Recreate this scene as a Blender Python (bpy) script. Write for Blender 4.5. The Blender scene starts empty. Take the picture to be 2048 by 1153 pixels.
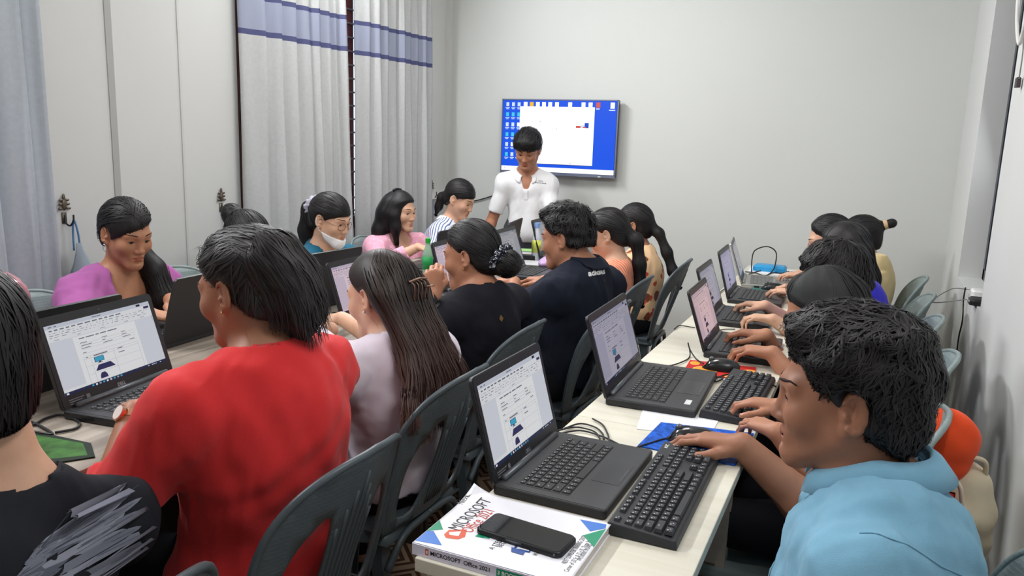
import bpy, bmesh, math, random, os
import numpy as np
from mathutils import Vector, Matrix, geometry
from mathutils.bvhtree import BVHTree

random.seed(7); rng = np.random.default_rng(7)
SC = bpy.context.scene
COL = SC.collection
PI = math.pi

# ------------------------------------------------------------------ camera
FPX, PITCH, YAW, ROLL = 1563.4, 0.18637, 0.42585, 0.032926
CAM = np.array([0.0, 0.0, 1.44])
_cy, _sy, _cp, _sp = math.cos(YAW), math.sin(YAW), math.cos(PITCH), math.sin(PITCH)
FWD = np.array([-_sy*_cp, _cy*_cp, -_sp]); _r = np.array([_cy, _sy, 0.0]); _u = np.cross(_r, FWD)
RGT = math.cos(ROLL)*_r + math.sin(ROLL)*_u; UPV = -math.sin(ROLL)*_r + math.cos(ROLL)*_u
cam_d = bpy.data.cameras.new('camera'); cam_d.sensor_width = 36; cam_d.lens = 36*FPX/2048
cam_d.clip_start = 0.02; cam_d.clip_end = 200
cam = bpy.data.objects.new('camera', cam_d); COL.objects.link(cam)
cam.matrix_world = Matrix([[RGT[i], UPV[i], -FWD[i], CAM[i]] for i in range(3)] + [[0, 0, 0, 1]])
SC.camera = cam

# ------------------------------------------------------------------ world, exposure
SC.view_settings.view_transform = 'Standard'; SC.view_settings.look = 'None'
SC.view_settings.gamma = 1.0; SC.view_settings.exposure = 0.0; SC.view_settings.use_curve_mapping = False
w = bpy.data.worlds.new('sky'); SC.world = w; w.use_nodes = True
w.node_tree.nodes['Background'].inputs[0].default_value = (0.80, 0.90, 1.0, 1)
w.node_tree.nodes['Background'].inputs[1].default_value = 1.6

def area(name, loc, aim, sx, sy, power, col=(1, 1, 1)):
    d = bpy.data.lights.new(name, 'AREA'); d.shape = 'RECTANGLE'; d.size = sx; d.size_y = sy; d.energy = power; d.color = col
    o = bpy.data.objects.new(name, d); COL.objects.link(o); o.location = loc
    o.rotation_euler = (Vector(aim)-Vector(loc)).to_track_quat('-Z', 'Y').to_euler()
    return o
# the light of the wall tubes and ceiling panels (their bodies are built with the room)
area('tube_light_glow', (-2.68, 3.35, 2.60), (0.3, 3.4, 1.1), 1.15, 0.10, 44, (0.97, 0.985, 1.0))
area('tube_light_glow', (-2.68, 0.9, 2.60), (0.2, 1.2, 1.1), 1.15, 0.10, 48, (0.97, 0.985, 1.0))
area('tube_light_glow', (0.32, 1.3, 2.62), (-2.2, 2.3, 1.3), 1.15, 0.10, 26, (1.0, 0.99, 0.97))
area('ceiling_glow', (-1.3, 3.3, 2.90), (-1.3, 3.5, 0), 0.6, 1.2, 34, (1.0, 0.99, 0.97))
area('window_daylight', (0.50, 3.82, 1.6), (-1.5, 3.6, 1.0), 0.8, 1.3, 4, (0.9, 0.96, 1.0))

# ------------------------------------------------------------------ helpers
def lin(c):
    out = []
    for v in c[:3]:
        v = v/255.0
        out.append(v/12.92 if v <= 0.04045 else ((v+0.055)/1.055)**2.4)
    return tuple(out)+(1.0,)
def pray(x, y): return FWD + (x-1024)/FPX*RGT - (y-576.5)/FPX*UPV
def tab(x, y, z): d = pray(x, y); return CAM + d*((z-CAM[2])/d[2])
def onX(x, y, X): d = pray(x, y); return CAM + d*(X/d[0])
def onY(x, y, Y): d = pray(x, y); return CAM + d*(Y/d[1])

MATS = {}
def mat(name, rgb, rough=0.6, spec=0.4, metal=0.0, var=0.0, vscale=30.0, bump=0.0, bscale=200.0, emit=0.0, alpha=1.0, trans=0.0, sss=0.0, sheen=0.0, coat=0.0):
    if name in MATS: return MATS[name]
    m = bpy.data.materials.new(name); m.use_nodes = True; nt = m.node_tree; b = nt.nodes['Principled BSDF']
    c = lin(rgb); b.inputs['Base Color'].default_value = c
    b.inputs['Roughness'].default_value = rough; b.inputs['Specular IOR Level'].default_value = spec; b.inputs['Metallic'].default_value = metal
    if emit: b.inputs['Emission Color'].default_value = c; b.inputs['Emission Strength'].default_value = emit
    if alpha < 1: b.inputs['Alpha'].default_value = alpha
    if trans: b.inputs['Transmission Weight'].default_value = trans
    if sss:
        b.inputs['Subsurface Weight'].default_value = sss; b.inputs['Subsurface Radius'].default_value = (0.010, 0.004, 0.002); b.inputs['Subsurface Scale'].default_value = 1.0
    if sheen: b.inputs['Sheen Weight'].default_value = sheen
    if coat: b.inputs['Coat Weight'].default_value = coat; b.inputs['Coat Roughness'].default_value = 0.1
    tc = nt.nodes.new('ShaderNodeTexCoord')
    if var:
        n = nt.nodes.new('ShaderNodeTexNoise'); n.inputs['Scale'].default_value = vscale; n.inputs['Detail'].default_value = 4
        nt.links.new(tc.outputs['Object'], n.inputs['Vector'])
        r = nt.nodes.new('ShaderNodeMapRange'); r.inputs[1].default_value = 0.3; r.inputs[2].default_value = 0.7; r.inputs[3].default_value = 1-var; r.inputs[4].default_value = 1+var
        nt.links.new(n.outputs['Fac'], r.inputs[0])
        mx = nt.nodes.new('ShaderNodeVectorMath'); mx.operation = 'SCALE'; mx.inputs[0].default_value = c[:3]
        nt.links.new(r.outputs[0], mx.inputs['Scale']); nt.links.new(mx.outputs[0], b.inputs['Base Color'])
    if bump:
        n2 = nt.nodes.new('ShaderNodeTexNoise'); n2.inputs['Scale'].default_value = bscale; n2.inputs['Detail'].default_value = 3
        nt.links.new(tc.outputs['Object'], n2.inputs['Vector'])
        bp = nt.nodes.new('ShaderNodeBump'); bp.inputs['Strength'].default_value = bump; bp.inputs['Distance'].default_value = 0.002
        nt.links.new(n2.outputs['Fac'], bp.inputs['Height']); nt.links.new(bp.outputs[0], b.inputs['Normal'])
    MATS[name] = m
    return m
def bsdf(m): return m.node_tree.nodes['Principled BSDF']
def emat(name, rgb, s=1.0):
    if name in MATS: return MATS[name]
    m = bpy.data.materials.new(name); m.use_nodes = True; nt = m.node_tree; b = nt.nodes['Principled BSDF']
    c = lin(rgb); b.inputs['Base Color'].default_value = (0.01, 0.01, 0.01, 1); b.inputs['Roughness'].default_value = 0.35
    b.inputs['Specular IOR Level'].default_value = 0.2
    b.inputs['Emission Color'].default_value = c; b.inputs['Emission Strength'].default_value = s
    MATS[name] = m; return m

class MB:
    """collects polygons, links them as ONE mesh object"""
    def __init__(s): s.v = []; s.f = []; s.m = []
    def add(s, vs, fs, mi=0):
        o = len(s.v); s.v += [tuple(v) for v in vs]; s.f += [tuple(i+o for i in f) for f in fs]; s.m += [mi]*len(fs); return s
    def box(s, lo, hi, mi=0, M=None):
        x0, y0, z0 = lo; x1, y1, z1 = hi
        vs = [(x0,y0,z0),(x1,y0,z0),(x1,y1,z0),(x0,y1,z0),(x0,y0,z1),(x1,y0,z1),(x1,y1,z1),(x0,y1,z1)]
        if M is not None: vs = [tuple(M @ Vector(v)) for v in vs]
        return s.add(vs, [(0,3,2,1),(4,5,6,7),(0,1,5,4),(1,2,6,5),(2,3,7,6),(3,0,4,7)], mi)
    def rbox(s, lo, hi, r, h=0.0, mi=0, seg=4, M=None):
        """box with rounded vertical corners (radius r) and a chamfer h on the top rim"""
        x0, y0, z0 = lo; x1, y1, z1 = hi
        def ring(ins, z):
            pts = []
            for cx, cy, a0 in ((x1-r, y1-r, 0), (x0+r, y1-r, 90), (x0+r, y0+r, 180), (x1-r, y0+r, 270)):
                for k in range(seg+1):
                    a = math.radians(a0+90*k/seg); pts.append((cx+(r-ins)*math.cos(a), cy+(r-ins)*math.sin(a), z))
            return pts
        rs = [ring(0, z0), ring(0, z1-h)] + ([ring(h, z1)] if h else [])
        n = len(rs[0]); vs = [p for q in rs for p in q]
        if M is not None: vs = [tuple(M @ Vector(v)) for v in vs]
        fs = [tuple(range(n))[::-1], tuple(range(n*(len(rs)-1), n*len(rs)))]
        for a in range(len(rs)-1):
            for k in range(n): fs.append((a*n+k, a*n+(k+1) % n, (a+1)*n+(k+1) % n, (a+1)*n+k))
        return s.add(vs, fs, mi)
    def quad(s, a, b, c, d, mi=0): return s.add([a, b, c, d], [(0,1,2,3)], mi)
    def tube(s, pts, r, n=8, mi=0, closed=False):
        pts = [Vector(p) for p in pts]; m = len(pts); rr = r if isinstance(r, (list, tuple)) else [r]*m
        vs = []; ref = Vector((0.13, 0.31, 0.94)).normalized()
        for i, p in enumerate(pts):
            if closed: t = pts[(i+1) % m]-pts[i-1]
            else: t = pts[min(i+1, m-1)]-pts[max(i-1, 0)]
            t.normalize(); a = t.cross(ref)
            if a.length < 0.05: a = t.cross(Vector((1, 0, 0)))
            a.normalize(); b = t.cross(a)
            for k in range(n):
                g = 2*PI*k/n; vs.append(p+(a*math.cos(g)+b*math.sin(g))*rr[i])
        fs = []
        for i in range(m if closed else m-1):
            j = (i+1) % m
            for k in range(n): fs.append((i*n+k, i*n+(k+1) % n, j*n+(k+1) % n, j*n+k))
        if not closed: fs += [tuple(range(n))[::-1], tuple(range((m-1)*n, m*n))]
        return s.add(vs, fs, mi)
    def lathe(s, prof, n=20, mi=0, c=(0, 0, 0)):
        vs = [(c[0]+r*math.cos(2*PI*k/n), c[1]+r*math.sin(2*PI*k/n), c[2]+z) for r, z in prof for k in range(n)]
        fs = [(i*n+k, i*n+(k+1) % n, (i+1)*n+(k+1) % n, (i+1)*n+k) for i in range(len(prof)-1) for k in range(n)]
        fs += [tuple(range(n))[::-1], tuple(range((len(prof)-1)*n, len(prof)*n))]
        return s.add(vs, fs, mi)
    def ellipsoid(s, c, r, n=12, m=8, mi=0):
        vs = [(c[0], c[1], c[2]-r[2])]
        for i in range(1, m):
            a = -PI/2+PI*i/m
            for k in range(n): vs.append((c[0]+r[0]*math.cos(a)*math.cos(2*PI*k/n), c[1]+r[1]*math.cos(a)*math.sin(2*PI*k/n), c[2]+r[2]*math.sin(a)))
        vs.append((c[0], c[1], c[2]+r[2])); fs = []
        for k in range(n): fs.append((0, 1+(k+1) % n, 1+k))
        for i in range(m-2):
            for k in range(n): fs.append((1+i*n+k, 1+i*n+(k+1) % n, 1+(i+1)*n+(k+1) % n, 1+(i+1)*n+k))
        L = len(vs)-1; b = 1+(m-2)*n
        for k in range(n): fs.append((b+k, b+(k+1) % n, L))
        return s.add(vs, fs, mi)
    def mesh(s, name, mats, smooth=False):
        me = bpy.data.meshes.new(name); me.from_pydata(s.v, [], s.f)
        for m in (mats if isinstance(mats, (list, tuple)) else [mats]): me.materials.append(m)
        me.polygons.foreach_set('material_index', s.m)
        if smooth: me.polygons.foreach_set('use_smooth', [True]*len(s.f))
        me.update(); return me
    def build(s, name, mats, parent=None, smooth=False, auto=None):
        o = bpy.data.objects.new(name, s.mesh(name, mats, smooth)); COL.objects.link(o)
        if parent is not None: o.parent = parent
        if auto is not None: autosmooth(o, auto)
        return o
def autosmooth(o, deg=35):
    me = o.data; me.polygons.foreach_set('use_smooth', [True]*len(me.polygons))
    try: me.set_sharp_from_angle(angle=math.radians(deg))
    except Exception: pass
def link(name, me, parent=None):
    o = bpy.data.objects.new(name, me); COL.objects.link(o)
    if parent is not None: o.parent = parent
    return o
def tag(o, label=None, cat=None, group=None, kind=None):
    if label: o['label'] = label
    if cat: o['category'] = cat
    if group: o['group'] = group
    if kind: o['kind'] = kind
    return o
def empty(name, loc, rz=0.0):
    o = bpy.data.objects.new(name, None); COL.objects.link(o); o.location = loc; o.rotation_euler = (0, 0, rz); o.empty_display_size = 0.1
    return o
def copy_tree(o, parent=None):
    c = o.copy(); COL.objects.link(c)
    if parent is not None: c.parent = parent
    for ch in o.children: copy_tree(ch, c)
    return c
def struct(o): o['kind'] = 'structure'; return o
def bevel(o, wdt=0.003, seg=2):
    m = o.modifiers.new('bevel', 'BEVEL'); m.width = wdt; m.segments = seg; m.limit_method = 'ANGLE'; m.angle_limit = math.radians(40)
    return o
def smoothpath(pts, n=8):
    """Catmull-Rom through pts"""
    P = [np.array(p, float) for p in pts]; P = [2*P[0]-P[1]]+P+[2*P[-1]-P[-2]]; out = []
    for i in range(1, len(P)-2):
        for k in range(n):
            t = k/n; a, b, c, d = P[i-1:i+3]
            out.append(0.5*((2*b)+(-a+c)*t+(2*a-5*b+4*c-d)*t*t+(-a+3*b-3*c+d)*t**3))
    out.append(P[-2]); return out
FONTS = {}
def text_polys(txt, size, shear=0.0, bold=0.0):
    """a word as flat triangles in its own plane (x right, y up), centred"""
    cu = bpy.data.curves.new('t', 'FONT'); cu.body = txt; cu.size = size; cu.shear = shear; cu.align_x = 'CENTER'; cu.align_y = 'CENTER'; cu.offset = bold; cu.resolution_u = 3
    o = bpy.data.objects.new('t', cu); COL.objects.link(o)
    bpy.context.view_layer.update()
    me = bpy.data.meshes.new_from_object(o.evaluated_get(bpy.context.evaluated_depsgraph_get()))
    vs = [tuple(v.co) for v in me.vertices]; fs = [tuple(p.vertices) for p in me.polygons]
    bpy.data.objects.remove(o); bpy.data.curves.remove(cu); bpy.data.meshes.remove(me)
    return vs, fs
def put_text(mb, txt, size, fn, mi=0, **kw):
    """adds a word to mb, fn(x, y) maps its plane to a point"""
    vs, fs = text_polys(txt, size, **kw); mb.add([fn(v[0], v[1]) for v in vs], fs, mi)

# ------------------------------------------------------------------ room
YB, XL, XR, YF, ZC = 5.05, -2.85, 0.415, -1.7, 2.95
WALL = mat('painted wall', (206, 207, 205), 0.75, 0.25, var=0.015, vscale=2.0, bump=0.12, bscale=14.0)
WALLB = mat('painted back wall', (204, 206, 203), 0.72, 0.25, var=0.012, vscale=1.5, bump=0.10, bscale=10.0)
def floor_material():
    m = mat('patterned vinyl', (120, 96, 78), 0.45, 0.4); nt = m.node_tree; N = nt.nodes; b = bsdf(m)
    tc = N.new('ShaderNodeTexCoord'); mp = N.new('ShaderNodeMapping'); mp.inputs['Rotation'].default_value = (0, 0, PI/4); mp.inputs['Scale'].default_value = (5, 5, 5)
    nt.links.new(tc.outputs['Object'], mp.inputs[0])
    fr = N.new('ShaderNodeVectorMath'); fr.operation = 'FRACTION'; nt.links.new(mp.outputs[0], fr.inputs[0])
    sb = N.new('ShaderNodeVectorMath'); sb.operation = 'SUBTRACT'; sb.inputs[1].default_value = (.5, .5, 0); nt.links.new(fr.outputs[0], sb.inputs[0])
    ab = N.new('ShaderNodeVectorMath'); ab.operation = 'ABSOLUTE'; nt.links.new(sb.outputs[0], ab.inputs[0])
    sp = N.new('ShaderNodeSeparateXYZ'); nt.links.new(ab.outputs[0], sp.inputs[0])
    mxn = N.new('ShaderNodeMath'); mxn.operation = 'MAXIMUM'; nt.links.new(sp.outputs[0], mxn.inputs[0]); nt.links.new(sp.outputs[1], mxn.inputs[1])
    ml = N.new('ShaderNodeMath'); ml.operation = 'MULTIPLY'; ml.inputs[1].default_value = 7.0; nt.links.new(mxn.outputs[0], ml.inputs[0])
    f2 = N.new('ShaderNodeMath'); f2.operation = 'FRACT'; nt.links.new(ml.outputs[0], f2.inputs[0])
    gt = N.new('ShaderNodeMath'); gt.operation = 'GREATER_THAN'; gt.inputs[1].default_value = 0.5; nt.links.new(f2.outputs[0], gt.inputs[0])
    mx = N.new('ShaderNodeMix'); mx.data_type = 'RGBA'; mx.inputs[6].default_value = lin((172, 150, 128)); mx.inputs[7].default_value = lin((92, 62, 48))
    nt.links.new(gt.outputs[0], mx.inputs[0]); nt.links.new(mx.outputs[2], b.inputs['Base Color'])
    return m
struct(MB().box((XL-0.2, YF-0.2, -0.1), (XR+0.3, YB+0.2, 0)).build('floor', floor_material()))
struct(MB().box((XL-0.2, YF-0.2, ZC), (XR+0.3, YB+0.2, ZC+0.1)).build('ceiling', mat('white ceiling', (225, 225, 222), 0.8, 0.2)))
WY0, WY1, WZ0, WZ1 = 3.02, 4.70, 0.95, 2.65        # left window opening
m_ = MB()
m_.box((XL-0.15, YF, 0), (XL, WY0, ZC)).box((XL-0.15, WY1, 0), (XL, YB, ZC)).box((XL-0.15, WY0, 0), (XL, WY1, WZ0)).box((XL-0.15, WY0, WZ1), (XL, WY1, ZC))
struct(m_.build('wall_left', WALL))
struct(MB().box((XL-0.15, YB, 0), (XR+0.3, YB+0.15, ZC)).build('wall_back', WALLB))
struct(MB().box((XL-0.15, YF-0.15, 0), (XR+0.3, YF, ZC)).build('wall_rear', WALL))
RY0, RY1, RZ0, RZ1 = 3.37, 4.28, 0.865, 2.6
m_ = MB()
m_.box((XR, YF, 0), (XR+0.2, RY0, ZC)).box((XR, RY1, 0), (XR+0.2, YB, ZC)).box((XR, RY0, 0), (XR+0.2, RY1, RZ0)).box((XR, RY0, RZ1), (XR+0.2, RY1, ZC))
struct(m_.build('wall_right', WALL))
for y, wd, i in ((2.285, 0.030, 1), (2.637, 0.012, 2)):
    o = MB().box((XL, y-wd/2, 0), (XL+0.004, y+wd/2, ZC)).build('trim_%d' % i, mat('grey joint strip' if i == 1 else 'pale joint strip', (168, 168, 166) if i == 1 else (200, 200, 198), 0.7)); struct(o)
o = MB().box((XL+0.0, YB-0.035, 0), (XL+0.035, YB, ZC)).build('trim_3', WALL); struct(o)
# left window with brown frame and burglar bars
BROWN = mat('dark brown timber', (66, 34, 26), 0.5, 0.4, var=0.2, vscale=20)
REDB = mat('red brown timber', (96, 44, 44), 0.5, 0.4)
win = empty('window_1', (XL, 3.86, 1.8)); struct(win)
m_ = MB(); X0, X1 = -0.10, 0.012
m_.box((X0, WY0-3.86-0.035, WZ0-1.8-0.06), (X1, WY0-3.86+0.02, WZ1-1.8+0.06)).box((X0, WY1-3.86-0.02, WZ0-1.8-0.06), (X1, WY1-3.86+0.06, WZ1-1.8+0.06))
m_.box((X0, WY0-3.86, WZ0-1.8-0.06), (X1, WY1-3.86, WZ0-1.8+0.01)).box((X0, WY0-3.86, WZ1-1.8-0.01), (X1, WY1-3.86, WZ1-1.8+0.06))
m_.build('window_frame', BROWN, win)
MB().box((-0.09, 0.035, WZ0-1.8), (-0.03, 0.105, WZ1-1.8)).build('mullion', REDB, win)
BAR = mat('steel bar', (120, 108, 110), 0.4, 0.5, 0.3)
for k in range(22):
    z = WZ0-1.8+0.04+k*0.078
    MB().tube([(-0.025, WY0-3.86, z), (-0.025, WY1-3.86, z)], 0.006, 6).build('bar', BAR, win)
GL = mat('window glass', (235, 245, 250), 0.03, 0.5, alpha=0.12)
MB().box((-0.075, WY0-3.86, WZ0-1.8), (-0.071, WY1-3.86, WZ1-1.8)).build('pane', GL, win)
# right window: dark aluminium frame set back in the wall
DALU = mat('dark aluminium', (56, 62, 72), 0.35, 0.5, 0.3)
win = empty('window_2', (XR+0.13, 3.825, 1.73)); struct(win)
a, b2 = RY0-3.825, RY1-3.825; c, d = RZ0-1.73, RZ1-1.73
m_ = MB(); m_.box((-.03, a, c), (.05, a+.05, d)).box((-.03, b2-.05, c), (.05, b2, d)).box((-.03, a, c), (.05, b2, c+.05)).box((-.03, a, d-.05), (.05, b2, d))
m_.build('window_frame', DALU, win)
m_ = MB(); m_.box((-.008, b2-.13, c+.05), (.03, b2-.06, d-.05)).box((-.008, a+.06, c+.05), (.03, a+.13, d-.05)).box((-.008, a+.06, c+.05), (.03, b2-.06, c+.11)).box((-.008, -.03, c+.05), (.03, .03, d-.05))
m_.build('sash', DALU, win)
MB().box((.01, a+.1, c+.1), (.014, b2-.1, d-.06)).build('pane', mat('dark tinted glass', (60, 70, 84), 0.05, 0.6), win)
# lamps
LAMP = emat('lamp diffuser', (255, 253, 248), 2.2); LBODY = mat('white lamp body', (235, 235, 232), 0.4)
for x, s, y, z, lb in ((XL+0.05, 1, 3.35, 2.84, 'white tube lamp on the left wall above the striped curtains'), (XL+0.05, 1, 0.9, 2.64, 'white tube lamp on the left wall near the camera'), (XR-0.05, -1, 1.3, 2.66, 'white tube lamp on the right wall')):
    t = empty('tube_lamp', (x, y, z)); tag(t, lb, 'lamp')
    MB().box((-.05 if s > 0 else -.02, -.62, -.03), (0.02 if s > 0 else .05, .62, .03)).build('lamp_body', LBODY, t); MB().tube([(.045*s, -.58, 0), (.045*s, .58, 0)], .014, 10).build('tube', LAMP, t)
t = empty('ceiling_lamp', (-1.3, 3.3, ZC-0.03)); tag(t, 'flat ceiling lamp over the far half of the tables', 'lamp')
MB().box((-.32, -.62, 0), (.32, .62, .03)).build('lamp_body', LBODY, t); MB().box((-.29, -.59, -.008), (.29, .59, 0)).build('diffuser', LAMP, t)
# curtains
CGREY = mat('grey curtain cloth', (188, 190, 190), 0.85, 0.15, var=0.04, vscale=60, bump=0.3, bscale=500, sheen=0.1)
CBAND = mat('lavender curtain band', (152, 158, 178), 0.8, 0.15, bump=0.3, bscale=500)
CSTR = mat('navy curtain stripe', (80, 84, 122), 0.7, 0.2)
CDARK = mat('blue grey curtain cloth', (178, 186, 194), 0.85, 0.15, var=0.04, vscale=60, bump=0.3, bscale=500, sheen=0.1)
def curtain(name, y0, y1, edges, x, amp, zrows, label, lean=0.0, ztop=2.70, dark=False):
    """pleats between the given fold edges (fractions of the width)"""
    n = 10; us = []; ds = []
    for i in range(len(edges)-1):
        for k in range(n):
            s = k/(n-1); e = .93
            us.append(edges[i]+(edges[i+1]-edges[i])*min(.995, s*1.02)); ds.append(amp*(0.75+0.5*((i*37) % 10)/10)*((min(s, e)/e)**.75 if s <= e else max(0, 1-(s-e)/(1-e)))+.004*math.sin(s*9+i))
    us.append(1.0); ds.append(0)
    vs = []; fs = []; ms = []
    for z, _ in zrows:
        t = (ztop-z)/ztop
        for u, dd in zip(us, ds): vs.append((x+dd*(0.75+0.4*t)+0.004*math.sin(z*5+u*30), y0+(y1-y0)*u+lean*t*u*(1 if u > .5 else .3)+0.006*math.sin(z*3+u*17)*t, z))
    W_ = len(us)
    for i in range(len(zrows)-1):
        for k in range(W_-1): fs.append((i*W_+k, i*W_+k+1, (i+1)*W_+k+1, (i+1)*W_+k)); ms.append(zrows[i][1])
    mb = MB(); mb.v = vs; mb.f = fs; mb.m = ms
    o = mb.build(name, [CDARK] if dark else [CGREY, CBAND, CSTR], None, True)
    s = o.modifiers.new('thick', 'SOLIDIFY'); s.thickness = 0.003
    tag(o, label, 'curtain')
    MB().tube([(x+0.01, y0-.03, ztop+.01), (x+0.01, y1+.03, ztop+.01)], .012, 8).build('curtain_rod', mat('rod metal', (120, 110, 100), .3, .5, .8), o)
    return o
rows = [(2.70, 0), (2.4, 0), (2.092, 2), (2.068, 1), (2.0, 1), (1.926, 2), (1.900, 0)]+[(1.900-0.13*k, 0) for k in range(1, 14)]+[(0.12, 0)]
e1 = [0, .19, .32, .49, .64, .71, .83, .92, 1.0]
curtain('striped_curtain', 2.965, 3.70, e1, XL+.035, .070, rows, 'left grey curtain with lavender band beside the brown window frame', 0.07)
e2 = [0, .13, .24, .36, .50, .57, .68, .79, .90, 1.0]
curtain('striped_curtain', 3.885, 4.665, e2, XL+.035, .066, rows, 'right grey curtain with lavender band, nearest the back wall', 0.03)
rows2 = [(2.8-0.2*k, 0) for k in range(14)]+[(0.08, 0)]
curtain('plain_curtain', 1.05, 1.925, [0, .14, .30, .46, .60, .78, .92, 1.0], XL+.07, .055, rows2, 'plain blue grey curtain at the left edge behind the person in purple', 0.0, 2.85, True)

# ------------------------------------------------------------------ television, wall fittings
def rects_mesh(name, parent, rects, mats, fn, lift=0.0004):
    """flat print: rects (x0, y0, x1, y1, material, layer) mapped by fn(x, y, lift)"""
    mb = MB()
    for x0, y0, x1, y1, mi, ly in rects:
        q = [fn(x0, y0, ly*lift), fn(x0, y1, ly*lift), fn(x1, y1, ly*lift), fn(x1, y0, ly*lift)]
        mb.add(q, [(0, 1, 2, 3)], mi)
    return mb, name, parent, mats
t = empty('television', (-1.96, YB-0.02, 1.475)); tag(t, 'flat television on the back wall showing a computer desktop', 'television')
TW, TH = 0.825, 0.485
MB().rbox((-TW/2, -.055, -TH/2-.012), (TW/2, -.012, TH/2), .006, 0).build('casing', mat('dark grey tv plastic', (44, 46, 54), .35, .5), t)
m_ = MB(); b_ = .007
m_.box((-TW/2-.003, -.058, -TH/2-.014), (TW/2+.003, -.05, -TH/2+.004)).box((-TW/2-.003, -.058, TH/2-.004), (TW/2+.003, -.05, TH/2+.003))
m_.box((-TW/2-.003, -.058, -TH/2), (-TW/2+.004, -.05, TH/2)).box((TW/2-.004, -.058, -TH/2), (TW/2+.003, -.05, TH/2)); m_.build('bezel', mat('grey tv bezel', (120, 126, 150), .3, .5, .4), t)
MB().box((-.12, -.02, -.1), (.12, .02, .1)).build('wall_bracket', DALU, t)
MB().box((.30, -.060, -TH/2-.012), (.318, -.058, -TH/2-.006)).build('indicator', LBODY, t)
def tvf(x, y, l): return (-TW/2+.006+x*(TW-.012), -.0585-l, TH/2-.006-y*(TH-.012))
tm = [emat('tv blue', (8, 84, 232), 1.0), emat('tv white', (250, 252, 255), 1.25), emat('tv pale icon', (214, 230, 250), 1.0), emat('tv cyan icon', (70, 200, 235), 1.0), emat('tv yellow', (250, 190, 40), 1), emat('tv red', (214, 90, 80), 1), emat('tv dark', (20, 30, 80), 1), emat('tv deep blue', (10, 70, 200), 1), emat('tv grey text', (150, 160, 180), 1)]
R = [(0, 0, 1, 1, 0, 0), (0, .935, 1, 1, 1, 1), (.158, .085, .815, .885, 1, 1), (.158, .885, .815, .892, 6, 1)]
for c_ in range(3):
    for r_ in range(6):
        x, y = .03+.052*c_, .03+.142*r_
        R.append((x, y, x+.026, y+.055, [2, 3, 2, 3, 2, 3, 1][(c_*2+r_) % 7], 1)); R.append((x-.006, y+.07, x+.032, y+.08, 2, 1)); R.append((x, y+.087, x+.024, y+.096, 2, 1))
for i, x in enumerate((.19, .245, .30, .355, .41, .47, .585, .70, .76)):
    R.append((x, .022, x+.034, .085, 4 if i == 1 else 1, 1))
R += [(.825, .02, .86, .09, 5, 1), (.825, .10, .855, .115, 2, 1), (.945, .02, .98, .10, 1, 1), (.935, .115, .985, .13, 2, 1)]
R += [(.66, .34, .70, .37, 5, 2), (.70, .33, .735, .37, 2, 2), (.735, .30, .77, .37, 7, 2), (.72, .355, .75, .37, 5, 3), (.34, .285, .348, .297, 8, 2), (.36, .287, .38, .292, 2, 2), (.27, .286, .276, .294, 8, 2), (.41, .287, .43, .292, 2, 2), (.49, .385, .496, .40, 8, 2), (.62, .862, .63, .872, 8, 2), (.03, .955, .035, .975, 8, 2)]
mb, n_, p_, mm = rects_mesh('screen', t, R, tm, tvf); mb.build(n_, mm, p_)
# wall hooks with leafy heads
HOOKM = mat('antique metal', (112, 104, 92), .4, .5, .7); HOOKD = mat('black hook', (40, 38, 38), .4)
def hook(y, z, label):
    t = empty('wall_hook', (XL, y, z)); tag(t, label, 'hook', 'ornamental wall hooks')
    m_ = MB(); m_.box((0, -.012, -.075), (.006, .012, -.02)); m_.ellipsoid((.01, 0, .02), (.008, .014, .03)); m_.ellipsoid((.01, 0, .055), (.006, .008, .02))
    for s in (-1, 1):
        for k, zz in enumerate((.0, .022, .042)): m_.ellipsoid((.011, s*(.022-.003*k), zz), (.006, .013, .007), 8, 6)
    m_.build('hook_plate', HOOKM, t, True)
    MB().tube(smoothpath([(.004, 0, -.03), (.012, .0, -.07), (.035, .006, -.085), (.05, .014, -.06), (.05, .017, -.03)]), .0045, 8).build('hook_arm', HOOKD, t, True)
    t.scale = (.78, .78, .78)
    return t
hook(2.037, 1.125, 'leaf headed wall hook beside the plain grey curtain'); hook(2.849, 1.115, 'leaf headed wall hook left of the brown window frame'); hook(4.836, 1.09, 'leaf headed wall hook near the back corner')
PLAST = mat('cloudy plastic', (176, 190, 202), .25, .5, alpha=.72, var=.06, vscale=12, bump=.6, bscale=25); BLUEP = mat('blue plastic strap', (84, 130, 176), .4)
def plastic_bag(y, z, h, wd, label):
    t = empty('plastic_bag', (XL+.036, y, z)); tag(t, label, 'bag')
    m_ = MB(); n = 20; rows_ = []
    for i in range(12):
        s = i/11; r = wd*(0.10+0.9*math.sin(min(1, s*1.25)*PI/2)**1.3)*(1 if s < .8 else math.sqrt(max(.02, 1-((s-.8)/.2)**2)))
        rows_.append([(0.02+r*.45*math.sin(2*PI*k/n)*(1+.15*math.sin(5*k+i)), r*math.cos(2*PI*k/n)*(1+.08*math.sin(3*k+2*i))+.03*s, -h*s-.09) for k in range(n)])
    vs = [p for r_ in rows_ for p in r_]; fs = [(i*n+k, i*n+(k+1) % n, (i+1)*n+(k+1) % n, (i+1)*n+k) for i in range(11) for k in range(n)]
    m_.add(vs, fs); m_.build('bag_body', PLAST, t, True)
    m_ = MB(); m_.tube(smoothpath([(.0, -.008, -.12), (-.004, -.004, -.05), (.0, 0, -.0), (.008, .008, -.05), (.01, .012, -.12)]), .004, 6)
    m_.build('strap', BLUEP, t, True)
    m_ = MB(); m_.tube(smoothpath([(.02, .012, -.12), (.02, wd*.7, -.12-h*.35), (.02, wd*1.05, -.12-h*.75), (.02, wd*.9, -.09-h)]), .005, 6); m_.build('trim_edge', BLUEP, t, True)
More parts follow.
